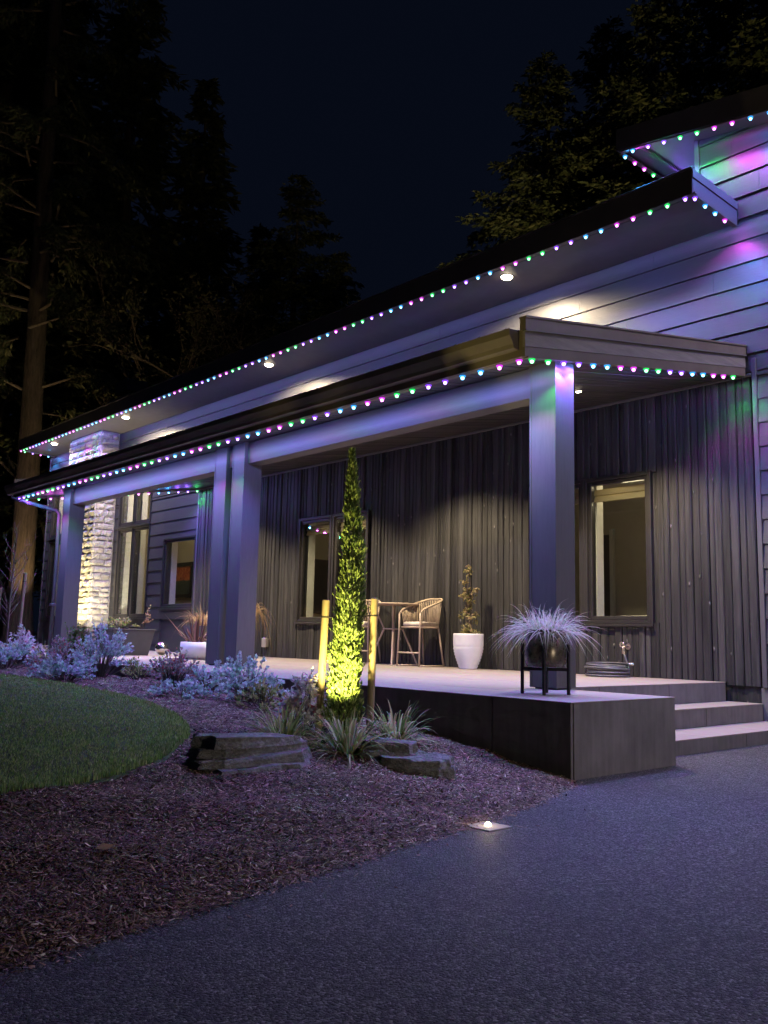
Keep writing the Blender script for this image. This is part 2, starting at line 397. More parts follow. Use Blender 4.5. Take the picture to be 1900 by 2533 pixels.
def blades_mesh(name,n,mat,xr,yr,accept,h=(.012,.028),w=.0022,lift=.02):
    V=[];F=[]; cnt=0
    x=rng.uniform(*xr,n*3); y=rng.uniform(*yr,n*3); ok=accept(x,y); x=x[ok][:n]; y=y[ok][:n]; m=len(x)
    z=gh(x,y)+lift; a=rng.uniform(0,2*np.pi,m); hh=rng.uniform(*h,m); lean=rng.uniform(0,.75,m); la=rng.uniform(0,2*np.pi,m)
    dist=np.hypot(x-CAM.x,y-CAM.y); ww=w*np.clip(dist/4.,1,3)
    dx=np.cos(a)*ww; dy=np.sin(a)*ww; lx=np.cos(la)*lean*hh; ly=np.sin(la)*lean*hh
    P=np.stack([np.stack([x-dx,y-dy,z-.01],1),np.stack([x+dx,y+dy,z-.01],1),np.stack([x+lx*.4+dx*.7,y+ly*.4+dy*.7,z+hh*.6],1),np.stack([x+lx*.4-dx*.7,y+ly*.4-dy*.7,z+hh*.6],1),np.stack([x+lx,y+ly,z+hh],1)],1).reshape(-1,3)
    b=np.arange(m)*5
    me=bpy.data.meshes.new(name); me.vertices.add(m*5); me.vertices.foreach_set('co',P.astype(np.float32).ravel())
    loops=np.stack([b,b+1,b+2,b+3,b+3,b+2,b+4],1).ravel(); me.loops.add(m*7); me.loops.foreach_set('vertex_index',loops.astype(np.int32))
    me.polygons.add(m*2); st=np.stack([np.arange(m)*7,np.arange(m)*7+4],1).ravel(); tot=np.tile([4,3],m)
    me.polygons.foreach_set('loop_start',st.astype(np.int32)); me.polygons.foreach_set('loop_total',tot.astype(np.int32))
    me.materials.append(mat); me.update(calc_edges=True); me.validate(); return me
def acc_l(x,y):
    d=np.hypot(x-CAM.x,y-CAM.y); return in_poly(x,y)&(rng.uniform(0,1,x.shape)<np.clip((4.4/d)**2.,0,1))
gm=blades_mesh('grass',150000,M['grass'],(-9,-.3),(-4.6,-1.15),acc_l)
o=link('grass',gm); tag(o,'short mown green grass of the lawn','grass',kind='stuff')

# wood chips
def chips(name,n,xr,yr,accept,size):
    x=rng.uniform(*xr,n*7); y=rng.uniform(*yr,n*7); ok=accept(x,y); x=x[ok][:n]; y=y[ok][:n]; m=len(x)
    z=np.maximum(zf(x,y),.003)+rng.uniform(.0,.012,m)*np.clip((np.interp(y,EY,EX)-x)/.05,.15,1); yaw=rng.uniform(0,2*np.pi,m); pit=rng.normal(0,.28,m)
    L=size[0]*rng.lognormal(0,.45,m); Wd=np.minimum(size[1]*rng.lognormal(0,.4,m),L*.5); T=Wd*rng.uniform(.25,.6,m)
    c,s=np.cos(yaw),np.sin(yaw); cp,sp=np.cos(pit),np.sin(pit)
    ax=np.stack([c*cp,s*cp,sp],1); ay=np.stack([-s,c,rng.normal(0,.25,m)],1); az=np.stack([-c*sp,-s*sp,cp],1)
    C=np.stack([x,y,z],1); P=np.empty((m,6,3))
    tap=rng.uniform(.3,.9,m)
    P[:,0]=C-ax*L[:,None]-ay*Wd[:,None]; P[:,1]=C+ax*L[:,None]-ay*(Wd*tap)[:,None]
    P[:,2]=C+ax*L[:,None]+ay*(Wd*tap)[:,None]; P[:,3]=C-ax*L[:,None]+ay*Wd[:,None]
    P[:,4]=C-ax*(L*.8)[:,None]+az*T[:,None]; P[:,5]=C+ax*(L*.85)[:,None]+az*T[:,None]
    b=(np.arange(m)*6)[:,None]
    fl=np.concatenate([b+np.array([[0,1,5,4]]),b+np.array([[2,3,4,5]]),b+np.array([[1,2,5]]),b+np.array([[3,0,4]])],1).ravel()
    me=bpy.data.meshes.new(name); me.vertices.add(m*6); me.vertices.foreach_set('co',P.reshape(-1).astype(np.float32))
    me.loops.add(m*14); me.loops.foreach_set('vertex_index',fl.astype(np.int32)); me.polygons.add(m*4)
    st=(np.arange(m)*14)[:,None]+np.array([[0,4,8,11]]); me.polygons.foreach_set('loop_start',st.ravel().astype(np.int32)); me.polygons.foreach_set('loop_total',np.tile([4,4,3,3],m).astype(np.int32))
    me.materials.append(M['chip']); me.update(calc_edges=True); me.validate(); return me
def acc_m(x,y):
    d=np.hypot(x-CAM.x,y-CAM.y); s=np.interp(y,EY,EX)-x
    return (~in_poly(x,y))&((s>-.035*np.abs(rng.normal(0,1,x.shape)))|((s>-.5)&(rng.uniform(0,1,x.shape)<.012*np.exp(np.minimum(s,0)/.16))))&(rng.uniform(0,1,x.shape)<np.clip((3.4/d)**1.7,0,1))
cm=chips('wood_chips',230000,(-9,1.25),(-4.6,.03),acc_m,(.0105,.0023))
o=link('wood_chips',cm); tag(o,'shredded reddish brown wood chip mulch over the planting bed','mulch',kind='stuff')

# ------------------------------------------------------------------ terrace and steps
XC,XE,X2=-1.2084,-.8063,-.2996; WB=1.2903; R1,R2=.2977,.1211; XT=-21.5
terr=MB().box(XT,XC-.03,.03,D-.005,-.05,H-.0085).box(XC-.03,-.03,.03,WB-.03,-.05,H-.0085)
terr.box(XC-.03,XE-.03,WB-.03,D-.005,-.05,R1-.0085).box(XE-.03,X2-.03,WB-.03,D-.005,-.05,R2-.0085)
terr=terr.build('terrace',M['riser'],loc=(XC,0,0)); tag(terr,kind='structure')
def slabs(x0,x1,y0,y1,z,nx,ny,stag=0.):
    g=.0015
    dx=(x1-x0)/nx; dy=(y1-y0)/ny
    for j in range(ny):
        cuts=[x0]+[x0+dx*(i+ (stag if j%2 else 0)) for i in range(nx+1) if x0+1e-3<x0+dx*(i+(stag if j%2 else 0))<x1-1e-3]+[x1]
        for a,b in zip(cuts[:-1],cuts[1:]):
            dz=R.uniform(-.0008,.0008)
            MB().bbox(a+g,b-g,y0+dy*j+g,y0+dy*(j+1)-g,z-.008,z+dz,.002).build('paving_slab',M['slab'],terr)
slabs(XT,XC,WB,D-.006,H,17,5,.5)
slabs(XT,XC,-.0,WB,H,17,2,.5)
slabs(XC,-.0,-.0,WB,H,1,2)
slabs(XC,XE,WB,D-.006,R1,1,3); slabs(XE,X2,WB,D-.006,R2,1,3)
def panels_front(cuts,z0,z1):
    for a,b in zip(cuts[:-1],cuts[1:]): MB().bbox(a+.004,b-.004,.002,.028,z0,z1,.003).build('facing_panel',M['riser'],terr)
panels_front([XT]+[-.69-1.8*k for k in range(11,-1,-1)]+[-.001],-.04,H-.0088)
def panels_side(x,cuts,z0,z1):
    for a,b in zip(cuts[:-1],cuts[1:]): MB().bbox(x-.028,x-.002,a+.004,b-.004,z0,z1,.003).build('facing_panel',M['riser'],terr)
panels_side(0.,[.03,WB-.002],-.04,H-.0088)
panels_side(XC,[WB-.02,2.05,3.23,D-.01],R1+.001,H-.0088); panels_side(XE,[WB-.02,3.21,D-.01],R2+.001,R1-.0088); panels_side(X2,[WB-.02,2.98,D-.01],-.04,R2-.0088)

# ------------------------------------------------------------------ house
house=thing('house',(-10,D+4,0),'long taupe modern house with dark wood wall, covered porch and stone chimney','house')
WIN_PORCH=[(-9.0,-8.165,1.16,2.88),(-8.055,-7.22,1.16,2.88),(-3.9,-3.066,1.16,2.88),(-2.975,-2.115,1.16,2.88)]
WIN_PIC=[(-13.94,-12.64,1.44,2.86)]
WIN_TALL=[(-16.2,-15.5,1.24,3.24),(-15.46,-14.69,1.24,3.24),(-16.2,-15.5,3.36,4.95),(-15.46,-14.69,3.36,4.95)]
WIN_FAR=[(-20.36,-19.5,1.21,3.2),(-20.36,-19.5,3.36,4.95)]
SLOPE=.172
def soff(y): return 3.20+SLOPE*(y-.607)       # canopy soffit
def usoff(y): return 5.652-.035*(y-3.39)      # upper eave soffit
def rtop(x): return 6.83-.155*(x+1.39)        # soffit of the raised roof at the wall
XDL,XDR=-12.54,-.80; ZC=soff(D)
# dark wall core + planks
core=MB()
for a,b,c,d in rect_minus(XDL,XDR,.2,ZC+.25,WIN_PORCH): core.box(a,b,D+.03,D+.16,c,d)
dwall=core.build('dark_wood_wall',M['dark'],house)
x=XDL+.004; pr=random.Random(4)
while x<XDR-.03:
    w=min(pr.choice([.07,.08,.09,.1,.115]),XDR-x)
    holes=[h for h in WIN_PORCH]
    y=D+pr.uniform(-.016,.008)
    segs=[]; c0,c1=x,x+w-.004
    zb=H+.004 if x<XC-.03 else .47
    hs=[h for h in WIN_PORCH if h[0]-.05<(c0+c1)/2<h[1]+.05]
    if hs: segs=[(zb,hs[0][2]-.03),(hs[0][3]+.03,ZC-.002)]
    else: segs=[(zb,ZC-.002)]
    for p,q in segs:
        m=MB(); b=.011
        pts=[(c0,D+.028),(c0,y+b),(c0+b,y),(c1-b,y),(c1,y+b),(c1,D+.028)]; k=len(pts)
        m.add([(a,bb,p) for a,bb in pts]+[(a,bb,q) for a,bb in pts],[tuple(range(k))[::-1],tuple(range(k,2*k))]+[(i,(i+1)%k,k+(i+1)%k,k+i)[::-1] for i in range(k)])
        m.build('plank',M['dark'],dwall)
    x+=w
MB().bbox(XDL,XDR,D-.03,D+.0,ZC-.035,ZC-.004,.004).build('ceiling_trim',M['paint_x'],dwall)
MB().bbox(XDR+.003,XDR+.055,D-.03,D+.03,.46,soff(D)+.16,.004).build('corner_trim',M['paint'],dwall)
MB().bbox(XDL-.06,XDL-.002,D-.025,D+.03,H+.004,ZC-.004,.004).build('corner_trim',M['paint'],dwall)

# lap siding
ALLH=WIN_PIC+WIN_TALL+WIN_FAR
core=MB()
for a,b,c,d in rect_minus(-20.7,XDL-.003,.15,5.66,ALLH): core.box(a,b,D+.03,D+.16,c,d)
core.box(XDL,-1.4,D+.03,D+.16,ZC+.26,5.66); core.box(-1.395,6.5,D+.03,D+.16,ZC+.26,5.68); core.box(XDR+.003,6.5,D+.03,D+.16,.4555,ZC+.255)
core.hexa([(-1.395,D+.03,5.68),(6.5,D+.03,5.68),(6.5,D+.16,5.68),(-1.395,D+.16,5.68),(-1.395,D+.03,rtop(-1.395)+.05),(6.5,D+.03,5.69),(6.5,D+.16,5.69),(-1.395,D+.16,rtop(-1.395)+.05)])
core.box(-20.7,-20.55,D+.16,D+8,.15,5.0)
swall=core.build('siding_wall',M['siding'],house)
EXPO=.2635; Z0=3.021
sr=random.Random(8)
def board(x0,x1,zb,zt,t0,t1):
    """one lap board between x0 and x1; its top may be cut by a sloping soffit (t0, t1)"""
    f=lambda z:D-.013+.010*(z-zb)/EXPO
    a=min(zt,t0); b=min(zt,t1)
    if a<=zb+.01 and b<=zb+.01: return
    a=max(a,zb+.004); b=max(b,zb+.004)
    m=MB().hexa([(x0,f(zb),zb),(x1,f(zb),zb),(x1,D+.028,zb),(x0,D+.028,zb),(x0,f(a),a),(x1,f(b),b),(x1,D+.028,b),(x0,D+.028,a)])
    m.build('siding_board',M['siding'],swall)
def course(xa,xb,zb,zlo,zhi,holes,top=None,seg=3.66,off=None):
    zt=zb+EXPO-.0015; lo=max(zb,zlo); hi=min(zt,zhi)
    if hi-lo<.01: return
    for a,b,c,d in rect_minus(xa,xb,lo,hi,holes):
        cuts=[a]; q=a+(sr.uniform(.3,1)*seg if off is None else off)
        while q<b-.25: cuts.append(q); q+=seg
        cuts.append(b)
        for p,r in zip(cuts[:-1],cuts[1:]):
            t0,t1=(9e9,9e9) if top is None else (top(p),top(r))
            f=lambda z:D-.020+.017*(z-zb)/EXPO
            A=min(d,t0); B=min(d,t1)
            if A<=c+.01 and B<=c+.01: continue
            A=max(A,c+.004); B=max(B,c+.004)
            MB().hexa([(p+.0012,f(c),c),(r-.0012,f(c),c),(r-.0012,D+.028,c),(p+.0012,D+.028,c),(p+.0012,f(A),A),(r-.0012,f(B),B),(r-.0012,D+.028,B),(p+.0012,D+.028,A)]).build('siding_board',M['siding'],swall)
casing=[(h[0]-.05,h[1]+.05,h[2]-.05,h[3]+.05) for h in WIN_PIC]+[(-16.26,-14.63,1.18,5.0),(-20.42,-19.44,1.15,5.0)]
for k in range(-11,15):
    zb=Z0+EXPO*k
    course(-20.7,XDL-.062,zb,.42,min(ZC,usoff(D)),casing)                    # left, beyond the porch
    zt_=zb+EXPO
    if zt_<=ZC+.02 or zb<ZC+.02: course(XDR+.057,6.4,zb,.46,ZC+.0005,[],off=[1.2,.55,2.1,.9][k%4])       # right of the dark wall
    if zt_>ZC+.02 and zb<usoff(D):
        course(-20.7,6.4,zb,ZC+.02,usoff(D)-.004,casing,off=[1.1,2.9,.4,2.2,3.3][k%5])                    # above the porch roof
    if zt_>usoff(D): course(-1.338,6.4,zb,usoff(D)-.0035,9,[],top=lambda x:rtop(x)-.004,off=[1.0,.4,2.1,.7][k%4])
# right part between wall top of dark wood and course above
MB().bbox(-1.4,-1.34,D-.025,D+.03,5.80,rtop(-1.39)-.004,.004).build('corner_trim',M['paint'],swall)
MB().bbox(-20.76,-20.702,D-.025,D+.16,.42,usoff(D)-.004,.004).build('corner_trim',M['paint'],swall)
MB().box(XDL,6.4,D-.008,D+.028,ZC+.001,ZC+.02).build('flashing',M['metal'],swall)
MB().box(XDR-.02,6.4,D-.004,D+.16,-.05,.455).build('foundation',M['riser'],swall)
MB().box(-20.7,XDL-.06,D+.0,D+.028,.2,.418).build('foundation',M['riser'],swall)

# windows
def window(x0,x1,z0,z1,shade=0.,sash=.05,cas=True):
    w=MB()
    c=.045
    if cas:
        w.bbox(x0-c,x0,D-.03,D+.05,z0-c,z1+c,.003).bbox(x1,x1+c,D-.03,D+.05,z0-c,z1+c,.003)
        w.bbox(x0+.001,x1-.001,D-.03,D+.05,z1,z1+c,.003).bbox(x0+.001,x1-.001,D-.03,D+.05,z0-c,z0,.003)
    w=w.build('window',M['frame'],house)
    f=MB(); e=sash
    f.bbox(x0+.002,x0+e,D+.0,D+.06,z0+.002,z1-.002,.004).bbox(x1-e,x1-.002,D+.0,D+.06,z0+.002,z1-.002,.004)
    f.bbox(x0+e+.001,x1-e-.001,D+.0,D+.06,z1-e,z1-.002,.004).bbox(x0+e+.001,x1-e-.001,D+.0,D+.06,z0+.002,z0+e,.004)
    f.build('sash',M['frame'],w)
    MB().box(x0+e+.0015,x1-e-.0015,D+.028,D+.034,z0+e+.0015,z1-e-.0015).build('pane',M['glass'],w)
    if cas: MB().bbox(x0-c-.015,x1+c+.015,D-.055,D-.0305,z0-c-.03,z0-c-.002,.003).build('sill',M['frame'],w)
    r=MB(); r.box(x0-.002,x0+.018,D+.165,D+.30,z0,z1).box(x1-.018,x1+.002,D+.165,D+.30,z0,z1).box(x0+.02,x1-.02,D+.165,D+.30,z0-.001,z0+.02)
    r.build('reveal',M['white'],w)
    if shade>0:
        m=MB(); zt=z1-.085; n=2
        for i in range(n):
            a=zt-shade*i/n; b=zt-shade*(i+1)/n
            m.hexa([(x0+.03,D+.10-.012,b+.003),(x1-.03,D+.10-.012,b+.003),(x1-.03,D+.13,b+.003),(x0+.03,D+.13,b+.003),(x0+.03,D+.112,a),(x1-.03,D+.112,a),(x1-.03,D+.13,a),(x0+.03,D+.13,a)])
        m.build('roman_shade',M['shade'],w)
    return w
for h in WIN_PORCH: window(*h,shade=.16)
window(*WIN_PIC[0])
for h in WIN_TALL: window(*h,sash=.055)
for h in WIN_FAR: window(*h,sash=.055)

def room(x0,x1,z0,z1,depth,lw,lc=(1,.82,.52),mat='room',lpos=None,back='room'):
    y0=D+.166; y1=D+depth; t=.05
    m=MB(); m.box(x0-t,x0,y0,y1,z0,z1).box(x1,x1+t,y0,y1,z0,z1).box(x0-t,x1+t,y0,y1,z1+.001,z1+t)
    m.box(x0-t,x1+t,y1+.001,y1+t,z0-t,z1+t,1).box(x0-t,x1+t,y0,y1,z0-t,z0-.001,2)
    m.build('interior_room',[M[mat],M[back],M['roomfloor']],house)
    ld=bpy.data.lights.new('room_light','POINT'); ld.energy=lw; ld.color=lc; ld.shadow_soft_size=.15
    lo=bpy.data.objects.new('room_light',ld); col.objects.link(lo); lo.parent=house
    lo.location=Vector(lpos or ((x0+x1)/2,D+depth*.6,z1-.4))-org(house)
room(-9.6,-6.7,.5,3.05,3.0,8,lpos=(-7.4,D+.55,2.75))
room(-4.6,-1.35,.5,3.05,2.2,9,lpos=(-2.6,D+.45,2.8))
room(-19.3,-12.35,.3,5.3,2.72,190,lpos=(-14.6,D+1.6,4.4))
room(-20.54,-19.4,.3,5.3,3.2,40,lpos=(-19.9,D+1.5,4.5))
# inner doorway seen through the right window
dr=MB().bbox(-4.45,-4.12,D+2.15,D+2.19,.5,2.5,.004).build('interior_door',M['roomdark'],house)
MB().bbox(-4.118,-4.06,D+2.13,D+2.195,.5,2.58,.004).build('door_casing',M['white'],dr)
MB().bbox(-3.2,-2.7,D+1.0,D+1.6,.5,1.25,.01).build('cabinet',M['white'],house)
MB().bbox(-8.9,-8.2,D+2.0,D+2.6,.5,1.35,.01).build('cabinet',M['roomdark'],house)
MB().bbox(-9.59,-9.54,D+.6,D+1.5,1.3,2.3,.01).build('wall_panel',M['roomdark'],house)
# posts and beam
PX=[(-1.2225,-.9465),(-6.035,-5.767),(-6.47,-6.189),(-11.42,-11.13)]
PY0,PY1=1.0835,1.3482
for a,b in PX:
    MB().bbox(a,b,PY0,PY1,H+.012,soff(PY0)+.02,.006).build('post',M['paint'],house)
    for q in (a-.003,b-.017): MB().bbox(q,q+.02,PY0-.004,PY0+.016,H+.013,soff(PY0)-.002,.002).build('corner_strip',M['paint'],house)
    MB().box(a+.03,b-.03,PY0+.03,PY1-.03,H-.001,H+.0118).build('post_foot',M['black'],house)
for a,b in ((-5.765,-1.2245),(-6.187,-6.037),(-11.128,-6.472)):
    MB().bbox(a,b,PY0+.045,PY1-.03,3.014,soff(PY0+.04)-.003,.004).build('beam',M['paint_x'],house)

# porch canopy roof
XL,XR,YC=-12.47,-.866,.607
can=MB()
def rf(y): return soff(y)+.235
can.hexa([(XL+.03,YC+.02,soff(YC+.02)+.022),(XR-.03,YC+.02,soff(YC+.02)+.022),(XR-.03,D-.004,soff(D-.004)+.022),(XL+.03,D-.004,soff(D-.004)+.022),
          (XL+.03,YC+.02,rf(YC+.02)),(XR-.03,YC+.02,rf(YC+.02)),(XR-.03,D-.004,rf(D)),(XL+.03,D-.004,rf(D))])
can=can.build('canopy_roof',M['metal'],house)
nb=96; w=(XR-XL-.06)/nb
for i in range(nb):
    a=XL+.03+w*i+.004; b=a+w-.013; dz=R.uniform(-.0015,.0015)
    y0,y1=YC+.03,D-.031
    MB().hexa([(a,y0,soff(y0)+dz),(b,y0,soff(y0)+dz),(b,y1,soff(y1)+dz),(a,y1,soff(y1)+dz),(a,y0,soff(y0)+.02),(b,y0,soff(y0)+.02),(b,y1,soff(y1)+.02),(a,y1,soff(y1)+.02)]).build('soffit_board',M['soffitwood'],can)
# standing seams
k=0; xq=XL+.2
while xq<XR-.1:
    MB().hexa([(xq,YC-.04,rf(YC-.04)+.001),(xq+.02,YC-.04,rf(YC-.04)+.001),(xq+.02,D-.006,rf(D)+.001),(xq,D-.006,rf(D)+.001),(xq,YC-.04,rf(YC-.04)+.035),(xq+.02,YC-.04,rf(YC-.04)+.035),(xq+.02,D-.006,rf(D)+.035),(xq,D-.006,rf(D)+.035)]).build('roof_seam',M['metal'],can)
    xq+=.287
# front fascia + gutter (ogee profile extruded along x)
gx0,gx1=XL-.16,XR-.075
prof=[(YC-.0125,3.255),(YC-.075,3.262),(YC-.085,3.295),(YC-.125,3.36),(YC-.130,3.415),(YC-.118,3.415),(YC-.112,3.365),(YC-.072,3.305),(YC-.062,3.275),(YC-.0125,3.27)]
m=MB(); k=len(prof)
m.add([(gx0,y,z) for y,z in prof]+[(gx1,y,z) for y,z in prof],[(i,(i+1)%k,k+(i+1)%k,k+i) for i in range(k)]+[tuple(range(k))[::-1],tuple(range(k,2*k))])
m.add([(gx1-.004,YC-.013,3.272),(gx1-.004,YC-.062,3.277),(gx1-.004,YC-.114,3.367),(gx1-.004,YC-.12,3.41),(gx1-.004,YC-.013,3.41)],[(0,1,2,3,4)])
m.add([(gx0+.004,YC-.013,3.272),(gx0+.004,YC-.062,3.277),(gx0+.004,YC-.114,3.367),(gx0+.004,YC-.12,3.41),(gx0+.004,YC-.013,3.41)],[(4,3,2,1,0)])
m.build('gutter',M['metal2'],can)
MB().bbox(XL,XR-.03,YC-.012,YC+.019,3.195,3.418,.003).build('front_fascia',M['metal2'],can)
# rakes
def rake(xo,s):
    def sl(x0,x1,lo,hi,name,mat,y0=YC-.02,y1=D-.014):
        MB().hexa([(x0,y0,soff(y0)+lo),(x1,y0,soff(y0)+lo),(x1,y1,soff(y1)+lo),(x0,y1,soff(y1)+lo),(x0,y0,soff(y0)+hi),(x1,y0,soff(y0)+hi),(x1,y1,soff(y1)+hi),(x0,y1,soff(y1)+hi)]).build(name,mat,can)
    a,b=sorted((xo,xo-s*.028)); sl(a,b,.075,.215,'rake_fascia',M['fasciawood'])
    a,b=sorted((xo-s*.004,xo-s*.03)); sl(a,b,-.01,.074,'rake_trim',M['metal2'])
    a,b=sorted((xo+s*.012,xo-s*.05)); sl(a,b,.216,.315,'rake_coping',M['metal2'],YC-.03)
    a,b=sorted((xo+s*.022,xo-s*.055)); sl(a,b,.3155,.332,'coping_lip',M['metal2'],YC-.034)
    a,b=sorted((xo+s*.02,xo-s*.02)); sl(a,b,.204,.2158,'coping_drip',M['paint_x'],YC-.032)
rake(XR,1); rake(XL,-1)
MB().tube([(XL+.0,YC-.03,3.236),(XL+.02,YC-.02,3.19),(-11.52,1.02,2.93),(-11.475,1.05,2.87),(-11.475,1.05,.52)],.033,10).build('downspout',M['paint'],house,smooth=True)
MB().bbox(-11.52,-11.425,1.0,1.10,1.3,1.34,.004).build('downspout_strap',M['paint'],house)

# upper eave roof
UX0,UX1,UY=-20.47,-.905,3.39
up=MB().hexa([(UX0+.02,UY+.02,usoff(UY+.02)),(UX1-.02,UY+.02,usoff(UY+.02)),(UX1-.02,D-.004,usoff(D-.004)),(UX0+.02,D-.004,usoff(D-.004)),
   (UX0+.02,UY+.02,5.9),(UX1-.02,UY+.02,5.9),(UX1-.02,D-.004,5.72),(UX0+.02,D-.004,5.72)])
up=up.build('upper_roof',M['soffit'],house)
MB().hexa([(UX0,D,5.721),(-1.4,D,5.721),(-1.4,14,4.0),(UX0,14,4.0),(UX0,D,5.76),(-1.4,D,5.76),(-1.4,14,4.05),(UX0,14,4.05)]).build('roof_sheet',M['metal'],up)
MB().bbox(UX0,UX1,UY-.005,UY+.018,5.625,5.905,.003).build('fascia',M['metal'],up)
MB().bbox(UX0-.01,UX1+.004,UY-.02,UY+.05,5.906,5.925,.003).build('roof_edge',M['metal'],up)
def usl(x0,x1,y0,y1,lo,hi,name,mat):
    MB().hexa([(x0,y0,usoff(y0)+lo),(x1,y0,usoff(y0)+lo),(x1,y1,usoff(y1)+lo),(x0,y1,usoff(y1)+lo),(x0,y0,usoff(y0)+hi),(x1,y0,usoff(y0)+hi),(x1,y1,usoff(y1)+hi),(x0,y1,usoff(y1)+hi)]).build(name,mat,up)
for xo,s in ((UX1,1),(UX0,-1)):
    a,b=sorted((xo+s*.001,xo-s*.018)); usl(a,b,UY+.019,D-.014,-.03,.15,'rake_board',M['paint_x'])
    a,b=sorted((xo+s*.012,xo-s*.018)); usl(a,b,UY+.0,D-.014,.158,.25,'rake_coping',M['paint_x'])
usl(UX0+.1,UX1-.06,UY+.105,UY+.125,-.003,-.0005,'vent_strip',M['metal'])
# raised roof on the right
r2=lambda x,d=0.: rtop(x)-.02+d
RX0,RX1,RY=-2.25,6.5,4.03
rr=MB().hexa([(RX0+.02,RY+.02,r2(RX0)),(RX1,RY+.02,r2(RX1)),(RX1,D+9,r2(RX1)),(RX0+.02,D+9,r2(RX0)),(RX0+.02,RY+.02,r2(RX0,.24)),(RX1,RY+.02,r2(RX1,.24)),(RX1,D+9,r2(RX1,.24)),(RX0+.02,D+9,r2(RX0,.24))]).build('raised_roof',M['soffit'],house)
MB().hexa([(RX0,RY-.005,r2(RX0,-.03)),(RX1,RY-.005,r2(RX1,-.03)),(RX1,RY+.019,r2(RX1,-.03)),(RX0,RY+.019,r2(RX0,-.03)),(RX0,RY-.005,r2(RX0,.25)),(RX1,RY-.005,r2(RX1,.25)),(RX1,RY+.019,r2(RX1,.25)),(RX0,RY+.019,r2(RX0,.25))]).build('fascia',M['metal'],rr)
MB().bbox(RX0-.004,RX0+.019,RY+.02,D+9,r2(RX0,-.03),r2(RX0,.25),.003).build('fascia',M['metal'],rr)
MB().box(RX0+.27,RX0+.30,RY+.06,D+8.5,r2(RX0+.3,-.012),r2(RX0+.3,-.004)).build('vent_strip',M['metal'],rr)
# side wall of the raised part
MB().box(-1.395,-1.25,D+.161,D+8.6,5.0,rtop(-1.39)-.03).build('side_wall',M['siding'],house)

# garage wing added out of view; its added lantern warms the porch
gw=MB().box(8.0,15.0,-3.2,D+6,-.05,3.0).build('added_garage_wing',M['siding'],house)
MB().bbox(7.6,15.4,-3.6,D+6.4,3.001,3.3,.01).build('added_garage_roof',M['metal'],gw)
# stone chimney
CX0,CX1,CY=-18.3,-16.42,3.84
ch=MB().box(CX0+.06,CX1-.06,CY+.06,D-.014,.30,usoff(CY)-.01).build('chimney',M['mortar'],house)
rs=random.Random(21)
def stone(o,u,v,n,w,h,dp):
    """irregular ashlar block: face subdivided and pushed about"""
    nx,nz=4,3; vs=[]; fs=[]
    for k in range(nz+1):
        for i in range(nx+1):
            a=i/nx; b=k/nz; ed=(i in (0,nx)) or (k in (0,nz))
            q=(0.004 if ed else dp*rs.uniform(.45,1.1))
            ja=rs.uniform(-.012,.012); jb=rs.uniform(-.012,.012)
            p=o+u*(w*a+(ja if ed else 0))+v*(h*b+(jb if ed else 0))+n*q; vs.append(p)
    for k in range(nz):
        for i in range(nx): c=k*(nx+1)+i; fs.append((c,c+1,c+nx+2,c+nx+1))
    base=len(vs); cor=[0,nx,(nz+1)*(nx+1)-1,nz*(nx+1)]
    ringi=[i for i in range(nx+1)]+[k*(nx+1)+nx for k in range(1,nz+1)]+[nz*(nx+1)+i for i in range(nx-1,-1,-1)]+[k*(nx+1) for k in range(nz-1,0,-1)]
    for i in ringi: vs.append(vs[i]-n*.05)
    L=len(ringi)
    for j in range(L): fs.append((ringi[(j+1)%L],ringi[j],base+j,base+(j+1)%L))
    return MB().add(vs,fs)
z=.32; row=0
while z<usoff(CY)-.05:
    hgt=min(rs.choice([.11,.13,.15,.17]),usoff(CY)-.02-z)
    # front face
    x=CX0+.02; 
    while x<CX1-.04:
        w=min(rs.uniform(.28,.62),CX1-.005-x)
        if CX1-.005-(x+w)<.15: w=CX1-.005-x
        stone(Vector((x,CY+.055,z)),Vector((1,0,0)),Vector((0,0,1)),Vector((0,-1,0)),w-.012,hgt-.012,rs.uniform(.05,.075)).build('stone',M['stone'],ch); x+=w
    y=CY+.015
    while y<D-.06:
        w=min(rs.uniform(.2,.42),D-.03-y)
        if D-.03-(y+w)<.12: w=D-.03-y
        stone(Vector((CX1-.055,y,z)),Vector((0,1,0)),Vector((0,0,1)),Vector((1,0,0)),w-.012,hgt-.012,rs.uniform(.05,.07)).build('stone',M['stone'],ch); y+=w
    z+=hgt; row+=1
# chimney stack above the roof with metal cap
st=MB().bbox(-19.0,-17.7,5.1,5.9,5.0,7.02,.01).build('chimney_stack',M['siding'],house)
MB().box(-18.55,-18.25,5.35,5.65,7.021,7.2).build('flue',M['chrome'],st)
MB().bbox(-18.75,-18.05,5.2,5.8,7.201,7.52,.01).build('flue_cap',M['black'],st)

# framed picture inside
def m_art():
    m,nt,b=newmat('abstract_print'); g=nt.nodes.new('ShaderNodeNewGeometry'); sp=nt.nodes.new('ShaderNodeSeparateXYZ'); nt.links.new(g.outputs['Position'],sp.inputs[0])
    co=texco(nt,(1.6,1,1),'World'); f=noise(nt,co,7,6,.7,1.5)
    red=ramp(nt,f,[(.3,(.02,.015,.015)),(.45,(.45,.06,.02)),(.6,(.65,.2,.06)),(.75,(.5,.35,.18))])
    dk=ramp(nt,f,[(.3,(.01,.015,.015)),(.6,(.02,.06,.06)),(.8,(.12,.13,.1))])
    t=mathn(nt,'ADD',sp.outputs[2],mathn(nt,'MULTIPLY',f,.1)); k=ramp(nt,mathn(nt,'MULTIPLY',mathn(nt,'SUBTRACT',t,1.88),1.1),[(.48,(0,0,0)),(.52,(1,1,1))])
    nt.links.new(mixc(nt,k,dk,red),b.inputs['Base Color']); b.inputs['Roughness'].default_value=.3; return m
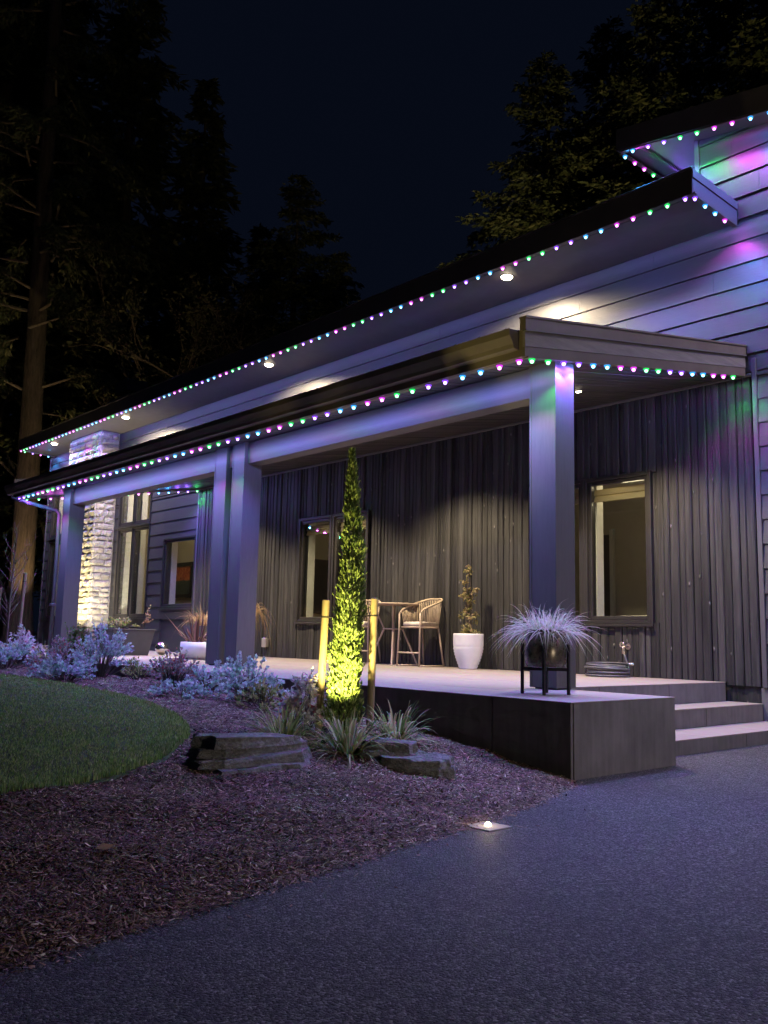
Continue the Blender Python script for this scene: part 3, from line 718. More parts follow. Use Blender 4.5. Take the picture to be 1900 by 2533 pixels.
pic=thing('framed_picture',(-17.92,D+2.68,1.83),'dark framed red and teal abstract print seen through the picture window','picture')
MB().box(-18.36,-17.48,D+2.665,D+2.68,1.92,2.66).build('print',m_art(),pic)
f=MB(); f.bbox(-18.46,-18.362,D+2.64,D+2.69,1.82,2.76,.004).bbox(-17.478,-17.38,D+2.64,D+2.69,1.82,2.76,.004).bbox(-18.361,-17.479,D+2.64,D+2.69,2.662,2.76,.004).bbox(-18.361,-17.479,D+2.64,D+2.69,1.82,1.918,.004)
f.build('picture_frame',M['black'],pic)

# ------------------------------------------------------------------ lights
COL={'G':(.05,1.,.18),'M':(.90,.07,1.),'B':(.05,.37,1.),'V':(.28,.10,1.)}
HOT={'G':(.22,1.,.34),'M':(1.,.26,1.),'B':(.22,.66,1.),'V':(.48,.27,1.)}
RIM={'G':(.03,1.,.18),'M':(.95,.06,1.1),'B':(.05,.45,1.3),'V':(.36,.10,1.4)}
BULB={}; LDAT={}
def led_profile(ld):
    """photometric profile of the LED: strong cone straight down, weak spill to the sides, nothing upwards"""
    ld.use_nodes=True; nt=ld.node_tree; em=nt.nodes['Emission']
    tc=nt.nodes.new('ShaderNodeTexCoord'); sp=nt.nodes.new('ShaderNodeSeparateXYZ'); nt.links.new(tc.outputs['Normal'],sp.inputs[0])
    c=mathn(nt,'MULTIPLY',sp.outputs[2],-1.)
    r=ramp(nt,mathn(nt,'ADD',mathn(nt,'MULTIPLY',c,.5),.5),[(.40,(0,0,0)),(.47,(.13,)*3),(.52,(.19,)*3),(.58,(.075,)*3),(.75,(.085,)*3),(.83,(1,1,1))])
    nt.links.new(r,em.inputs['Strength'])
for k,c in COL.items():
    core=m_emit('bulb_core_'+k,HOT[k],6.); rim=m_emit('bulb_rim_'+k,RIM[k],1.)
    m=MB(); m.lathe([(.028,.004),(.029,-.004),(.026,-.007),(.0004,-.008)],n=14,mi=1,cap_bottom=False)
    m.lathe([(.0005,.0045),(.028,.004)],n=14,mi=2,cap_bottom=False)
    pr_=[(.0165*math.cos(a)+.0003,-.0175-.0165*math.sin(a)) for a in (-1.5,-1.05,-.7,-.35,0,.35,.7,1.05,1.5)]
    m.lathe(pr_,n=12,mi=0,cap_bottom=False)
    BULB[k]=m.mesh('bulb',[core,rim,M['metal']],smooth=True)
    ld=bpy.data.lights.new('led_'+k,'POINT'); ld.color=c; led_profile(ld); ld.energy=LED_W*{'G':.58,'M':.75,'B':1.2,'V':1.5}[k]; ld.shadow_soft_size=.015
    LDAT[k]=ld
def light_string(label,p0,p1,seq,n,first,step,track_off=(0,0,.0)):
    """p0->p1: track line; bulbs every step metres starting at 'first' from p0"""
    p0=Vector(p0); p1=Vector(p1); t=(p1-p0).normalized()
    root=thing('light_string',p0,label,'string lights')
    up_=Vector((0,0,1)); side=t.cross(up_).normalized()
    def rail(a,b,w,lo,hi,name,mat):
        q=[a-side*w+up_*lo,b-side*w+up_*lo,b+side*w+up_*lo,a+side*w+up_*lo]; q2=[p+up_*(hi-lo) for p in q]
        MB().hexa(q+q2).build(name,mat,root)
    rail(p0-t*.02,p1+t*.02,.026,.006,.022,'track',M['metal2'])
    for i in range(n):
        k=seq[i%len(seq)]; d=first+step*i; p=p0+t*d
        b=link('bulb',BULB[k],root,p-p0)
        lo=bpy.data.objects.new('bulb_glow',LDAT[k]); col.objects.link(lo); lo.parent=root; lo.location=p-p0+Vector((0,0,-.050))
    return root
ST=.2135
light_string('long coloured light string along the upper eave above the porch roof',(UX1,UY+.045,5.626),(UX0,UY+.045,5.626),'VGGMMBBV',92,.11,ST)
light_string('short coloured light string on the upper eave end, by the near gable siding',(UX1-.025,UY+.05,5.62),(UX1-.025,D-.05,5.575),'VBBM',4,.045,ST)
light_string('short coloured light string on the far left end of the upper eave',(UX0+.04,UY+.05,5.62),(UX0+.04,D-.05,5.575),'GVMBB',4,.09,ST)
light_string('long coloured light string along the front gutter of the porch roof',(XR-.04,YC+.035,3.186),(XL+.03,YC+.035,3.186),'MMBBVVGG',54,.07,ST)
light_string('coloured light string on the near sloping end of the porch roof',(XR-.02,YC+.03,soff(YC+.03)-.027),(XR-.02,D-.06,soff(D-.06)-.027),'GGVVBBMM',17,.06,.2165)
light_string('coloured light string on the far sloping end of the porch roof',(XL+.03,YC+.06,soff(YC+.06)-.04),(XL+.03,D-.06,soff(D-.06)-.04),'GGMMBBVV',17,.16,.2165)
light_string('coloured light string on the front of the raised roof at top right',(RX0+.05,RY+.03,r2(RX0+.05,-.058)),(6.4,RY+.03,r2(6.4,-.058)),'BVVGGMMB',39,.16,ST)
light_string('coloured light string on the left edge of the raised roof at top right',(RX0+.03,RY+.1,r2(RX0,-.055)),(RX0+.03,RY+2.6,r2(RX0,-.055)),'BMMGGVVB',11,.04,ST)

def downlight(p,n,watts,label,ang=112,lens=1.,blend=.55,k=1.):
    p=Vector(p); n=Vector(n).normalized()          # n points down out of the soffit
    root=thing('recessed_light',p,label,'light')
    q=n.to_track_quat('-Z','Y').to_matrix()
    def tr(m): m.v=[tuple(p+q@Vector(v)) for v in m.v]; return m
    tr(MB().lathe([(.052*k,-.001),(.053*k,-.004),(.06*k,-.003),(.061*k,.003)],n=24,cap_bottom=False))  .build('trim_ring',M['soffit'],root,smooth=True)
    tr(MB().lathe([(.052*k,-.0035),(.050*k,-.008*k),(.040*k,-.016*k),(.022*k,-.022*k),(.0004,-.024*k)],n=24,cap_bottom=False)).build('lens',M['lens_warm'],root,smooth=True)
    ld=bpy.data.lights.new('downlight','SPOT'); ld.energy=watts; ld.color=(1.,.80,.52); ld.spot_size=math.radians(ang); ld.spot_blend=blend; ld.shadow_soft_size=.05
    lo=bpy.data.objects.new('downlight_glow',ld); col.objects.link(lo); lo.parent=root; lo.location=n*(.010+.024*k); lo.rotation_euler=n.to_track_quat('-Z','Y').to_euler()
nu=Vector((0,-.035,-1))
for x,l in ((-3.75,'round warm recessed light in the upper soffit, nearest the gable'),(-9.25,'round warm recessed light in the upper soffit, second from the gable'),(-14.85,'round warm recessed light in the upper soffit just right of the chimney'),(-18.9,'round warm recessed light in the upper soffit left of the chimney')):
    downlight((x,3.72,usoff(3.72)-.004),nu,DOWN_UP_W,l,164,blend=.35,k=1.45)
for x,l in ((.9,'added unseen recessed light under the raised roof, nearer one'),(4.3,'added unseen recessed light under the raised roof, farther right')):
    downlight((x,4.2,r2(x)-.004),(-.15,0,-1),DOWN_UP_W*.8,l,120,blend=.5)  # lamps added out of frame to warm the faces turned right
nc=Vector((0,.17,-1))
for x,l in ((-2.05,'round warm recessed light in the porch ceiling right of the near post'),(-4.95,'round warm recessed light in the porch ceiling, second from the near end'),(-7.85,'round warm recessed light in the porch ceiling just right of the post pair'),(-10.75,'round warm recessed light in the porch ceiling left of the post pair')):
    downlight((x,2.93,soff(2.93)-.005),nc,DOWN_CAN_W,l,118,k=.6)

def spot(parent,p,tgt,watts,ang,color=(1.,.80,.38),soft=.03,blend=.6):
    ld=bpy.data.lights.new('garden_spot','SPOT'); ld.energy=watts; ld.color=color; ld.spot_size=math.radians(ang); ld.spot_blend=blend; ld.shadow_soft_size=soft
    lo=bpy.data.objects.new('garden_spot_glow',ld); col.objects.link(lo); lo.parent=parent; lo.location=Vector(p)-org(parent)
    lo.rotation_euler=(Vector(tgt)-Vector(p)).to_track_quat('-Z','Y').to_euler()
def garden_spot(base,tgt,watts,ang,label,h=.12,color=(1.,.80,.38),soft=.03):
    base=Vector(base); tgt=Vector(tgt); root=thing('garden_spotlight',base,label,'spotlight')
    p=base+Vector((0,0,h)); d=(tgt-p).normalized()
    MB().tube([base-Vector((0,0,.05)),p-d*.03],.008,8).build('stake',M['black'],root)
    MB().tube([p-d*.05,p-d*.02,p+d*.05],[.018,.028,.03],14,cap=True).build('lamp_head',M['black'],root,smooth=False)
    MB().tube([p+d*.0505,p+d*.052],.024,14).build('lens',M['lens_warm'],root)
    spot(root,p+d*.06,tgt,watts,ang,color,soft); return root

# ------------------------------------------------------------------ in-ground light in a concrete paver
pv=thing('paver_light',(.65,-1.54,0),'small square concrete paver with a bright warm light at the mulch edge','light')
MB().bbox(.567,.733,-1.625,-1.455,-.03,.006,.003).build('paver',M['cement'],pv)
MB().lathe([(.015,.0),(.015,.007),(.011,.014),(.0005,.018)],(.65,-1.54,.0061),n=16).build('lens',m_emit('paver_lens',(1.,.83,.45),25.),pv,smooth=True)
ld=bpy.data.lights.new('paver_glow','POINT'); ld.energy=.5; ld.color=(1.,.72,.30); ld.shadow_soft_size=.02
lo=bpy.data.objects.new('paver_glow',ld); col.objects.link(lo); lo.parent=pv; lo.location=(0,0,.075)

# ------------------------------------------------------------------ plants
L={}
L['silver']=m_leaf('silver_leaf',[(0,(.26,.34,.33)),(.5,(.48,.58,.56)),(1,(.70,.78,.74))],.6,.2)
L['pink']=m_leaf('pink_tipped_leaf',[(0,(.2,.2,.17)),(.45,(.36,.34,.31)),(.78,(.5,.44,.42)),(.86,(.45,.10,.11)),(1,(.55,.16,.17))],.55,.2)
L['white']=m_leaf('white_leaf',[(0,(.45,.41,.40)),(.6,(.68,.64,.62)),(.93,(.82,.78,.75)),(.97,(.5,.08,.10)),(1,(.5,.08,.10))],.6,.2)
L['yellow']=m_leaf('yellow_green_leaf',[(0,(.16,.17,.05)),(.5,(.30,.31,.11)),(1,(.48,.47,.22))],.5,.25)
L['green']=m_leaf('green_leaf',[(0,(.05,.09,.02)),(.6,(.13,.19,.05)),(1,(.25,.28,.1))],.5,.25)
L['strap']=m_leaf('striped_strap_leaf',[(0,(.09,.14,.04)),(.45,(.22,.27,.09)),(.75,(.45,.44,.2)),(1,(.68,.62,.38))],.45,.2)
L['sedge']=m_leaf('pale_sedge',[(0,(.42,.38,.25)),(.5,(.68,.64,.5)),(1,(.86,.84,.74))],.5,.2)
L['tan']=m_leaf('dry_tan_blade',[(0,(.26,.15,.07)),(.6,(.45,.30,.15)),(1,(.62,.46,.28))],.6,.2)
L['maroon']=m_leaf('maroon_leaf',[(0,(.05,.022,.02)),(.7,(.13,.055,.05)),(1,(.24,.12,.1))],.6,.15)
L['olive']=m_leaf('withered_leaf',[(0,(.10,.10,.03)),(.4,(.22,.2,.07)),(.75,(.34,.27,.13)),(1,(.45,.33,.2))],.5,.2)
L['cypress']=m_leaf('cypress_leaf',[(0,(.05,.09,.018)),(.5,(.14,.20,.045)),(1,(.27,.34,.10))],.6,.15)
L['needle']=m_leaf('conifer_needle',[(0,(.03,.04,.016)),(.6,(.075,.085,.032)),(1,(.15,.14,.06))],.6,.1)
L['broad']=m_leaf('night_leaf',[(0,(.04,.05,.02)),(.6,(.09,.09,.035)),(1,(.16,.14,.06))],.6,.1)
def uvec(r):
    z=r.uniform(-1,1); a=r.uniform(0,2*math.pi); q=math.sqrt(1-z*z); return Vector((q*math.cos(a),q*math.sin(a),z))
def leaf(mb,p,d,Ln,W,r,fold=.25):
    d=d.normalized(); sd=d.cross(uvec(r))
    if sd.length<1e-3: sd=d.orthogonal()
    sd.normalize(); n=d.cross(sd); m=p+d*(Ln*.5)+n*(-fold*W)
    k=len(mb.v); tip=p+d*Ln-n*(fold*W*.8)
    mb.v+= [tuple(p),tuple(p+d*(Ln*.5)+sd*W),tuple(tip),tuple(p+d*(Ln*.5)-sd*W),tuple(m)]
    mb.f+= [(k,k+1,k+4),(k+1,k+2,k+4),(k+2,k+3,k+4),(k+3,k,k+4)]; mb.m+=[0]*4
def shrub(name,label,cat,base,Rr,Hh,ntip,per,Ln,W,mat,stem,seed,droop=0.,flat=False,group=None,lean=(0,0),parent=None):
    r=random.Random(seed); base=Vector(base)
    root=thing(name,base,label,cat,group); fo=MB(); stm=MB()
    for i in range(ntip):
        a=r.uniform(0,2*math.pi); q=math.sqrt(r.uniform(.02,1)); 
        hz=Hh*(math.sqrt(max(0,1-(q*.93)**2)))*r.uniform(.45,1.05)
        tip=base+Vector((math.cos(a)*q*Rr+lean[0],math.sin(a)*q*Rr+lean[1],max(hz,.03)))
        b0=base+Vector((math.cos(a)*Rr*.08,math.sin(a)*Rr*.08,-.02))
        mid=b0.lerp(tip,.55)+Vector((0,0,Hh*.10))+uvec(r)*Rr*.06
        stm.tube([b0,mid,tip],[.0045,.003,.0015],4,cap=False)
        for j in range(per):
            t=r.uniform(.5,1.05); p=(mid.lerp(tip,(t-.5)*2) if t>.5 else b0.lerp(mid,t*2))+uvec(r)*Ln*.25
            out=(p-base); out.z*=.6; out=out.normalized() if out.length>1e-4 else Vector((0,0,1))
            d=(out*.7+uvec(r)*.9+Vector((0,0,.35-droop)))
            s=r.uniform(.65,1.15); leaf(fo,p,d,Ln*s,W*s,r)
    stm.build('stems',stem,root); fo.build('foliage',mat,root); return root
def blade(mb,p,a,e,Ln,W,g,nseg=6,tw=0.):
    h=Vector((math.cos(a),math.sin(a),0)); sd=Vector((-math.sin(a),math.cos(a),0)); k=len(mb.v)
    for i in range(nseg+1):
        t=i/nseg; c=p+h*(Ln*t*math.cos(e)*(1-.12*t))+sd*(tw*.16*Ln*t*t)+Vector((0,0,Ln*(t*math.sin(e)-g*t**2.2)))
        w=W*(1-t**2.2)*(.55+.45*min(1,t*4)); s2=sd*math.cos(tw*t)+Vector((0,0,1))*math.sin(tw*t)
        if i<nseg: mb.v+= [tuple(c-s2*w),tuple(c+Vector((0,0,-w*.35))),tuple(c+s2*w)]
        else: mb.v.append(tuple(c))
    for i in range(nseg-1):
        b=k+3*i; mb.f+=[(b,b+1,b+4,b+3),(b+1,b+2,b+5,b+4)]
    b=k+3*(nseg-1); mb.f+=[(b,b+1,b+3),(b+1,b+2,b+3)]; mb.m+=[0]*(2*nseg)
def clump(name,label,cat,base,n,Lr,W,er,gr,mat,seed,r0=.04,zlift=0.,group=None,tw=.6):
    r=random.Random(seed); base=Vector(base); root=thing(name,base,label,cat,group); mb=MB()
    for i in range(n):
        a=r.uniform(0,2*math.pi); q=r0*math.sqrt(r.uniform(0,1)); p=base+Vector((math.cos(a)*q,math.sin(a)*q,zlift))
        blade(mb,p,a+r.uniform(-.5,.5),r.uniform(*er),r.uniform(*Lr),W*r.uniform(.7,1.2),r.uniform(*gr),7,r.uniform(-tw,tw))
    mb.build('blades',mat,root); return root
G=lambda x,y:(x,y,gz(x,y)-.01)
# silver and flowering shrubs in the bed
shrub('silver_shrub','silver blue leafy shrub in front of the paired posts','shrub',G(-3.12,-.50),.36,.42,62,26,.038,.014,L['silver'],M['twig'],1)
shrub('silver_shrub','low sprawling silver shrub at the lawn tip, left of the bigger one','shrub',G(-3.72,-.78),.30,.17,34,22,.036,.013,L['silver'],M['twig'],2)
shrub('pink_shrub','rounded shrub with red leaf tips before the white bowl','shrub',G(-4.72,-.32),.30,.42,60,26,.034,.011,L['pink'],M['darktwig'],3)
shrub('silver_shrub','small silver shrub leaning right out of the red-tipped shrub','shrub',G(-4.18,-.22),.26,.30,34,22,.036,.013,L['silver'],M['twig'],4)
shrub('silver_shrub','low silver shrub at the lawn edge below the far post','shrub',G(-5.85,-.98),.40,.30,60,24,.038,.014,L['silver'],M['twig'],5)
shrub('silver_shrub','tall silver shrub in front of the dark planter box','shrub',G(-6.42,-.34),.40,.66,84,26,.038,.014,L['silver'],M['twig'],6)
shrub('pink_shrub','grey shrub with reddish tips beside the tall silver shrub','shrub',G(-6.95,-.62),.40,.50,70,26,.036,.012,L['pink'],M['darktwig'],7)
shrub('green_shrub','green leafy shrub behind the tall silver shrub','shrub',G(-7.35,-.28),.24,.66,34,20,.045,.014,L['green'],M['darktwig'],8)
shrub('silver_shrub','broad silver shrub at the left picture edge','shrub',G(-8.7,-.62),.52,.40,84,24,.042,.015,L['silver'],M['twig'],9)
shrub('silver_shrub','silver shrub next to the bare sapling','shrub',G(-9.5,-.85),.45,.46,60,22,.042,.015,L['silver'],M['twig'],10)
shrub('yellow_shrub','pale green shrub left of the far post behind silver ones','shrub',G(-8.2,-.18),.32,.36,40,20,.04,.012,L['yellow'],M['darktwig'],11)
shrub('white_shrub','pale drooping leafed shrub near the far post','shrub',G(-9.35,-.18),.26,.58,34,20,.075,.014,L['white'],M['darktwig'],12,droop=.8)
shrub('pink_shrub','red-tipped shrub at the far left edge of the bed','shrub',G(-10.3,-1.0),.45,.5,50,22,.042,.014,L['pink'],M['darktwig'],13)
shrub('yellow_shrub','small pale yellow-green shrub against the black terrace face','shrub',G(-5.75,-.2),.19,.27,26,14,.038,.010,L['yellow'],M['darktwig'],14)
shrub('yellow_shrub','small yellow-green shrub between silver shrub and strap grass','shrub',G(-2.66,-.62),.24,.27,30,15,.04,.011,L['yellow'],M['darktwig'],15)
shrub('white_shrub','white drooping leafed shrub left of the lit cypress','shrub',G(-1.50,-1.05),.16,.44,40,26,.066,.012,L['white'],M['darktwig'],16,droop=.8)
# strap-leaved grasses
for i,(x,y,l) in enumerate(((-1.12,-1.50,'strap leaved grass clump behind the long slab rock'),(-.72,-1.30,'strap leaved grass clump between the rocks, below the cypress'),(-.98,-.66,'strap leaved grass clump behind the smaller rock'))):
    clump('strap_grass',l,'grass clump',G(x,y),150,(.34,.58),.0085,(.38,1.4),(.34,.62),L['strap'],30+i,.045,group='strap leaved grasses')
# cypress
def cypress(base,Hh):
    r=random.Random(77); base=Vector(base); root=thing('cypress_tree',base,'slender columnar cypress lit yellow from below between two stakes','tree')
    rad=lambda t:.110*min(1,(t/.05)**.5)*(1-t**1.55)**.85*(1+.0*t)+.004
    MB().tube([base-Vector((0,0,.1)),base+Vector((0,0,Hh*.5)),base+Vector((0,0,Hh*.96))],[.022,.014,.003],7).build('trunk',M['twig'],root)
    mb=MB()
    for i in range(15000):
        t=r.random()**1.15; a=r.uniform(0,2*math.pi)
        lob=1+.16*math.sin(a*3+t*9)+.12*math.sin(a*5-t*23)+.10*math.sin(t*61+a)
        q=rad(t)*lob*(r.uniform(.25,1)**.45)*(1.22 if r.random()<.06 else 1); cen=base+Vector((.03*math.sin(t*3.),.03*math.sin(t*2.2),.05+t*(Hh-.07)))
        p=cen+Vector((math.cos(a)*q,math.sin(a)*q,0)); d=Vector((math.cos(a)*.55,math.sin(a)*.55,1.25))+uvec(r)*.45
        leaf(mb,p,d,r.uniform(.022,.045),r.uniform(.004,.0075),r)
    mb.build('crown',L['cypress'],root)
cypress((-1.31,-.87,gz(-1.31,-.87)-.01),2.06)
def wstake(p0,p1,label):
    p0=Vector(p0); p1=Vector(p1); root=thing('wooden_stake',p0,label,'stake'); d=(p1-p0).normalized()
    MB().tube([p0-d*.1,p0.lerp(p1,.5),p1-d*.006,p1],[.027,.027,.027,.022],14).build('pole',M['wood'],root,smooth=False)
    c=p1-d*.125; MB().tube([c-d*.005,c+d*.005],.0285,14).build('band',M['band'],root)
    return c
ca=wstake((-1.255,-.66,gz(-1.255,-.66)),(-1.19,-.695,1.175),'round wooden stake right of the cypress')
cb=wstake((-1.425,-.985,gz(-1.425,-.985)),(-1.42,-.955,1.155),'round wooden stake left of the cypress')
tie=MB().tube([ca,Vector((-1.27,-.76,ca.z-.01)),Vector((-1.36,-.83,ca.z-.02)),cb],.005,6).build('tie_strap',M['band'],loc=ca); tag(tie,'thin dark strap tying the cypress between its stakes','strap')
garden_spot((-1.03,-1.235,gz(-1.03,-1.235)),(-1.345,-.80,1.0),320,62,'small black spotlight hidden in the grasses under the cypress',.07,color=(1.,.84,.26))

# rocks ------------------------------------------------------------------
def rock(label,c,layers,rz,seed):
    """stack of broken strata: few-cornered angular outlines, near vertical split faces, flat tops with ledges"""
    r=random.Random(seed); root=thing('slab_rock',c,label,'rock'); ca_,sa_=math.cos(rz),math.sin(rz)
    for (lx,ly,ox,oy,z0,z1) in layers:
        n=17; mb=MB(); sl=(r.uniform(-.05,.05),r.uniform(-.06,.06))
        an=sorted(2*math.pi*(j+r.uniform(-.38,.38))/n for j in range(n)); rd=[1+r.uniform(-.15,.09) for _ in range(n)]
        W=lambda x,y,z:(c[0]+x*ca_-y*sa_,c[1]+x*sa_+y*ca_,c[2]+z)
        rings=[(0.,1.04,.02),(.3,1.02,.035),(.62,1.0,.03),(.9,.99,.02),(1.,.955,.012),(1.,.74,.03),(1.,.42,.04)]
        for k,(tz,sc_,jit) in enumerate(rings):
            for j in range(n):
                a=an[j]; e=rd[j]*sc_+r.uniform(-jit,jit)*.6
                ex=abs(math.cos(a))**.6*math.copysign(1,math.cos(a)); ey=abs(math.sin(a))**.6*math.copysign(1,math.sin(a))
                x=ox+lx*ex*e; y=oy+ly*ey*e
                z=z0+(z1-z0)*tz+tz*(sl[0]*x+sl[1]*y)+(r.uniform(-.007,.007) if k>2 else 0)
                mb.v.append(W(x,y,z))
        for k in range(len(rings)-1):
            for j in range(n): a=k*n+j; b=k*n+(j+1)%n; mb.f.append((a,b,b+n,a+n)); mb.m.append(0)
        mb.v.append(W(ox,oy,z1)); q=len(mb.v)-1
        for j in range(n): mb.f.append(((len(rings)-1)*n+j,(len(rings)-1)*n+(j+1)%n,q)); mb.m.append(0)
        mb.build('rock_layer',M['rock'],root)
rock('long low layered slab rock in front of the left strap grass',(-.675,-2.06,gz(-.675,-2.06)-.05),[(.365,.22,-.01,-.02,-.09,.075),(.355,.19,.0,.0,.07,.118),(.34,.175,.02,.03,.114,.165),(.325,.155,.03,.045,.160,.212)],math.radians(92),5)
rock('smaller stepped slab rock near the terrace corner',(-.40,-1.08,gz(-.40,-1.08)-.05),[(.215,.17,.05,-.03,-.09,.07),(.22,.155,.055,-.02,.066,.125),(.20,.14,-.10,.08,-.03,.135),(.17,.115,-.11,.09,.13,.185)],math.radians(48),9)
# small things on the mulch
fl=MB(); leaf(fl,Vector((.44,-3.44,gz(.44,-3.44)+.03)),Vector((.6,.7,.25)),.075,.022,random.Random(1)); tag(fl.build('fallen_leaf',L['tan'],loc=(.44,-3.44,gz(.44,-3.44)+.02)),'single pale dry leaf lying on the dark mulch','leaf')
ps=MB(); 
ps.lathe([(.012,-.012),(.022,.0),(.024,.008),(.016,.02),(.0005,.024)],(.6,-3.26,gz(.6,-3.26)+.012),n=10); tag(ps.build('pebble',M['rock'],loc=(.6,-3.26,gz(.6,-3.26)),smooth=True),'small grey pebble on the mulch near the driveway edge','stone')

# sapling at left
def sapling(base,Hh,label,seed,n=26,mat=None,spread=.16):
    r=random.Random(seed); base=Vector(base); root=thing('bare_sapling',base,label,'tree'); tr=MB(); tr.tube([base-Vector((0,0,.1)),base+Vector((.02,0,Hh*.5)),base+Vector((0,.03,Hh))],[.02,.013,.003],6); tr.build('trunk',M['twig'],root)
    br=MB()
    for i in range(n):
        t=r.uniform(.25,.92); p=base+Vector((.02*t,.03*t,Hh*t)); a=r.uniform(0,6.28); l=r.uniform(.3,.6)*(1-t*.5)
        q=p+Vector((math.cos(a)*l*spread*1.6,math.sin(a)*l*spread*1.6,l*.55)); e=q+Vector((math.cos(a)*l*spread,math.sin(a)*l*spread,l*.6))
        br.tube([p,q,e],[.006,.004,.0015],4,cap=False)
        for j in range(4):
            s_=q.lerp(e,r.random()); w_=s_+uvec(r)*.07+Vector((0,0,.1)); br.tube([s_,w_],[.0025,.001],3,cap=False)
    tag(br.build('branches',M['twig'],root),kind='stuff')
sapling((-9.9,-.22,gz(-9.9,-.22)),2.05,'bare upright sapling tied to stakes at the left edge',3,34,spread=.3)
wstake((-9.80,-.1,gz(-9.8,-.1)),(-9.74,-.08,1.72),'slim wooden stake right of the bare sapling')
wstake((-10.15,-.3,gz(-10.1,-.3)),(-10.1,-.3,1.5),'slim wooden stake left of the bare sapling')
garden_spot((-16.62,2.95,H),(-17.3,3.95,3.4),650,100,'bright garden spotlight at the foot of the stone chimney',.1,color=(1.,.84,.42))

garden_spot((-15.35,3.55,H),(-16.4,4.1,3.0),330,110,'garden spotlight right of the stone chimney',.1,color=(1.,.88,.66))
# ------------------------------------------------------------------ porch furniture
def bar_stool(base,rz,label):
    base=Vector(base); root=thing('bar_stool',base,label,'chair','woven bar stools'); c,s_=math.cos(rz),math.sin(rz)
    T=lambda x,y,z:(base.x+x*c-y*s_,base.y+x*s_+y*c,base.z+z)
    def tb(name,pts,r,mat,n=8,par=root): return MB().tube([T(*p) for p in pts],r,n).build(name,mat,par,smooth=True)
    fr=M['framebeige']; SZ=.545
    # front is -y
    for sx in (-1,1):
        tb('leg',[(sx*.225,-.255,0),(sx*.212,-.235,SZ),(sx*.215,-.235,.74)],.0125,fr)
        tb('leg',[(sx*.205,.25,0),(sx*.16,.175,SZ)],.0125,fr)
        tb('floor_rail',[(sx*.224,-.25,.013),(sx*.205,.245,.013)],.010,fr)
    tb('footrest',[(-.222,-.25,.19),(.222,-.25,.19)],.0115,fr)
    def U(t,z):      # horseshoe from left front round the back to right front
        a=math.pi*(t); return None
    hs=[]
    for i in range(25):
        t=i/24; a=math.pi*(1-t)
        if t<.22: x,y=-.215-.02*(t/.22),-.235+.30*(t/.22)
        elif t>.78: x,y=.215+.02*((1-t)/.22),-.235+.30*((1-t)/.22)
        else:
            b=math.pi*(1-(t-.22)/.56); x,y=.235*math.cos(b),.065+.245*math.sin(b)
        hs.append((x,y,t))
    def top(t): 
        u=1-abs(2*t-1); return .76+.20*min(1,u*1.25)**.8
    rail=[(x,y,top(t)) for x,y,t in hs]; rail[0]=(-.215,-.235,.735); rail[-1]=(.215,-.235,.735)
    tb('back_rail',rail,.0135,M['rattan'],8)
    low=[(x*.86,y*.86-.01,SZ) for x,y,t in hs]
    tb('seat_frame',low+[low[0]],.012,fr)
    for i in range(1,24):
        for o in (0,.5):
            if i+o>=23.9: continue
            k=int(i); a=Vector(low[k]).lerp(Vector(low[k+1]),o) if o else Vector(low[k]); b=Vector(rail[k]).lerp(Vector(rail[k+1]),o) if o else Vector(rail[k])
            tb('rope_strand',[tuple(a),tuple(b)],.0052,M['rattan'],5)
    m=MB(); n=20; prof=[(.80,-.002),(.93,.0),(.97,.022),(.95,.05),(.82,.064),(.0,.07)]
    cu=[(x*.84,y*.84-.005) for x,y,t in hs]
    k0=len(cu)
    for f_,z in prof:
        for x,y in cu: m.v.append(T(x*f_,y*f_,SZ+.014+z))
    for i in range(len(prof)-1):
        for j in range(k0): a=i*k0+j; b=i*k0+(j+1)%k0; m.f.append((a,b,b+k0,a+k0)); m.m.append(0)
    m.build('cushion',M['cushion'],root,smooth=True)
bar_stool((-5.58,4.03,H),0.,'woven beige bar stool beside the white pot')
bar_stool((-6.82,3.98,H),math.radians(24),'woven beige bar stool half hidden behind the cypress')
tb_=thing('bistro_table',(-6.14,4.0,H),'tall round beige bistro table between the two stools','table')
MB().lathe([(.0005,.865),(.36,.865),(.385,.872),(.388,.884),(.38,.892),(.0005,.892)],(-6.14,4.0,H),n=40,cap_bottom=False).build('table_top',M['framebeige'],tb_,smooth=False)
for i in range(4):
    a=math.radians(45+90*i); p=lambda q,z:(-6.14+q*math.cos(a),4.0+q*math.sin(a),H+z)
    MB().tube([p(.30,.864),p(.135,.52),p(.36,0.)],.0125,8).build('leg',M['framebeige'],tb_,smooth=False)
MB().tube([(-6.14+.145*math.cos(t_),4.0+.145*math.sin(t_),H+.52) for t_ in [2*math.pi*i/24 for i in range(24)]],.011,6,closed=True).build('leg_ring',M['framebeige'],tb_,smooth=True)

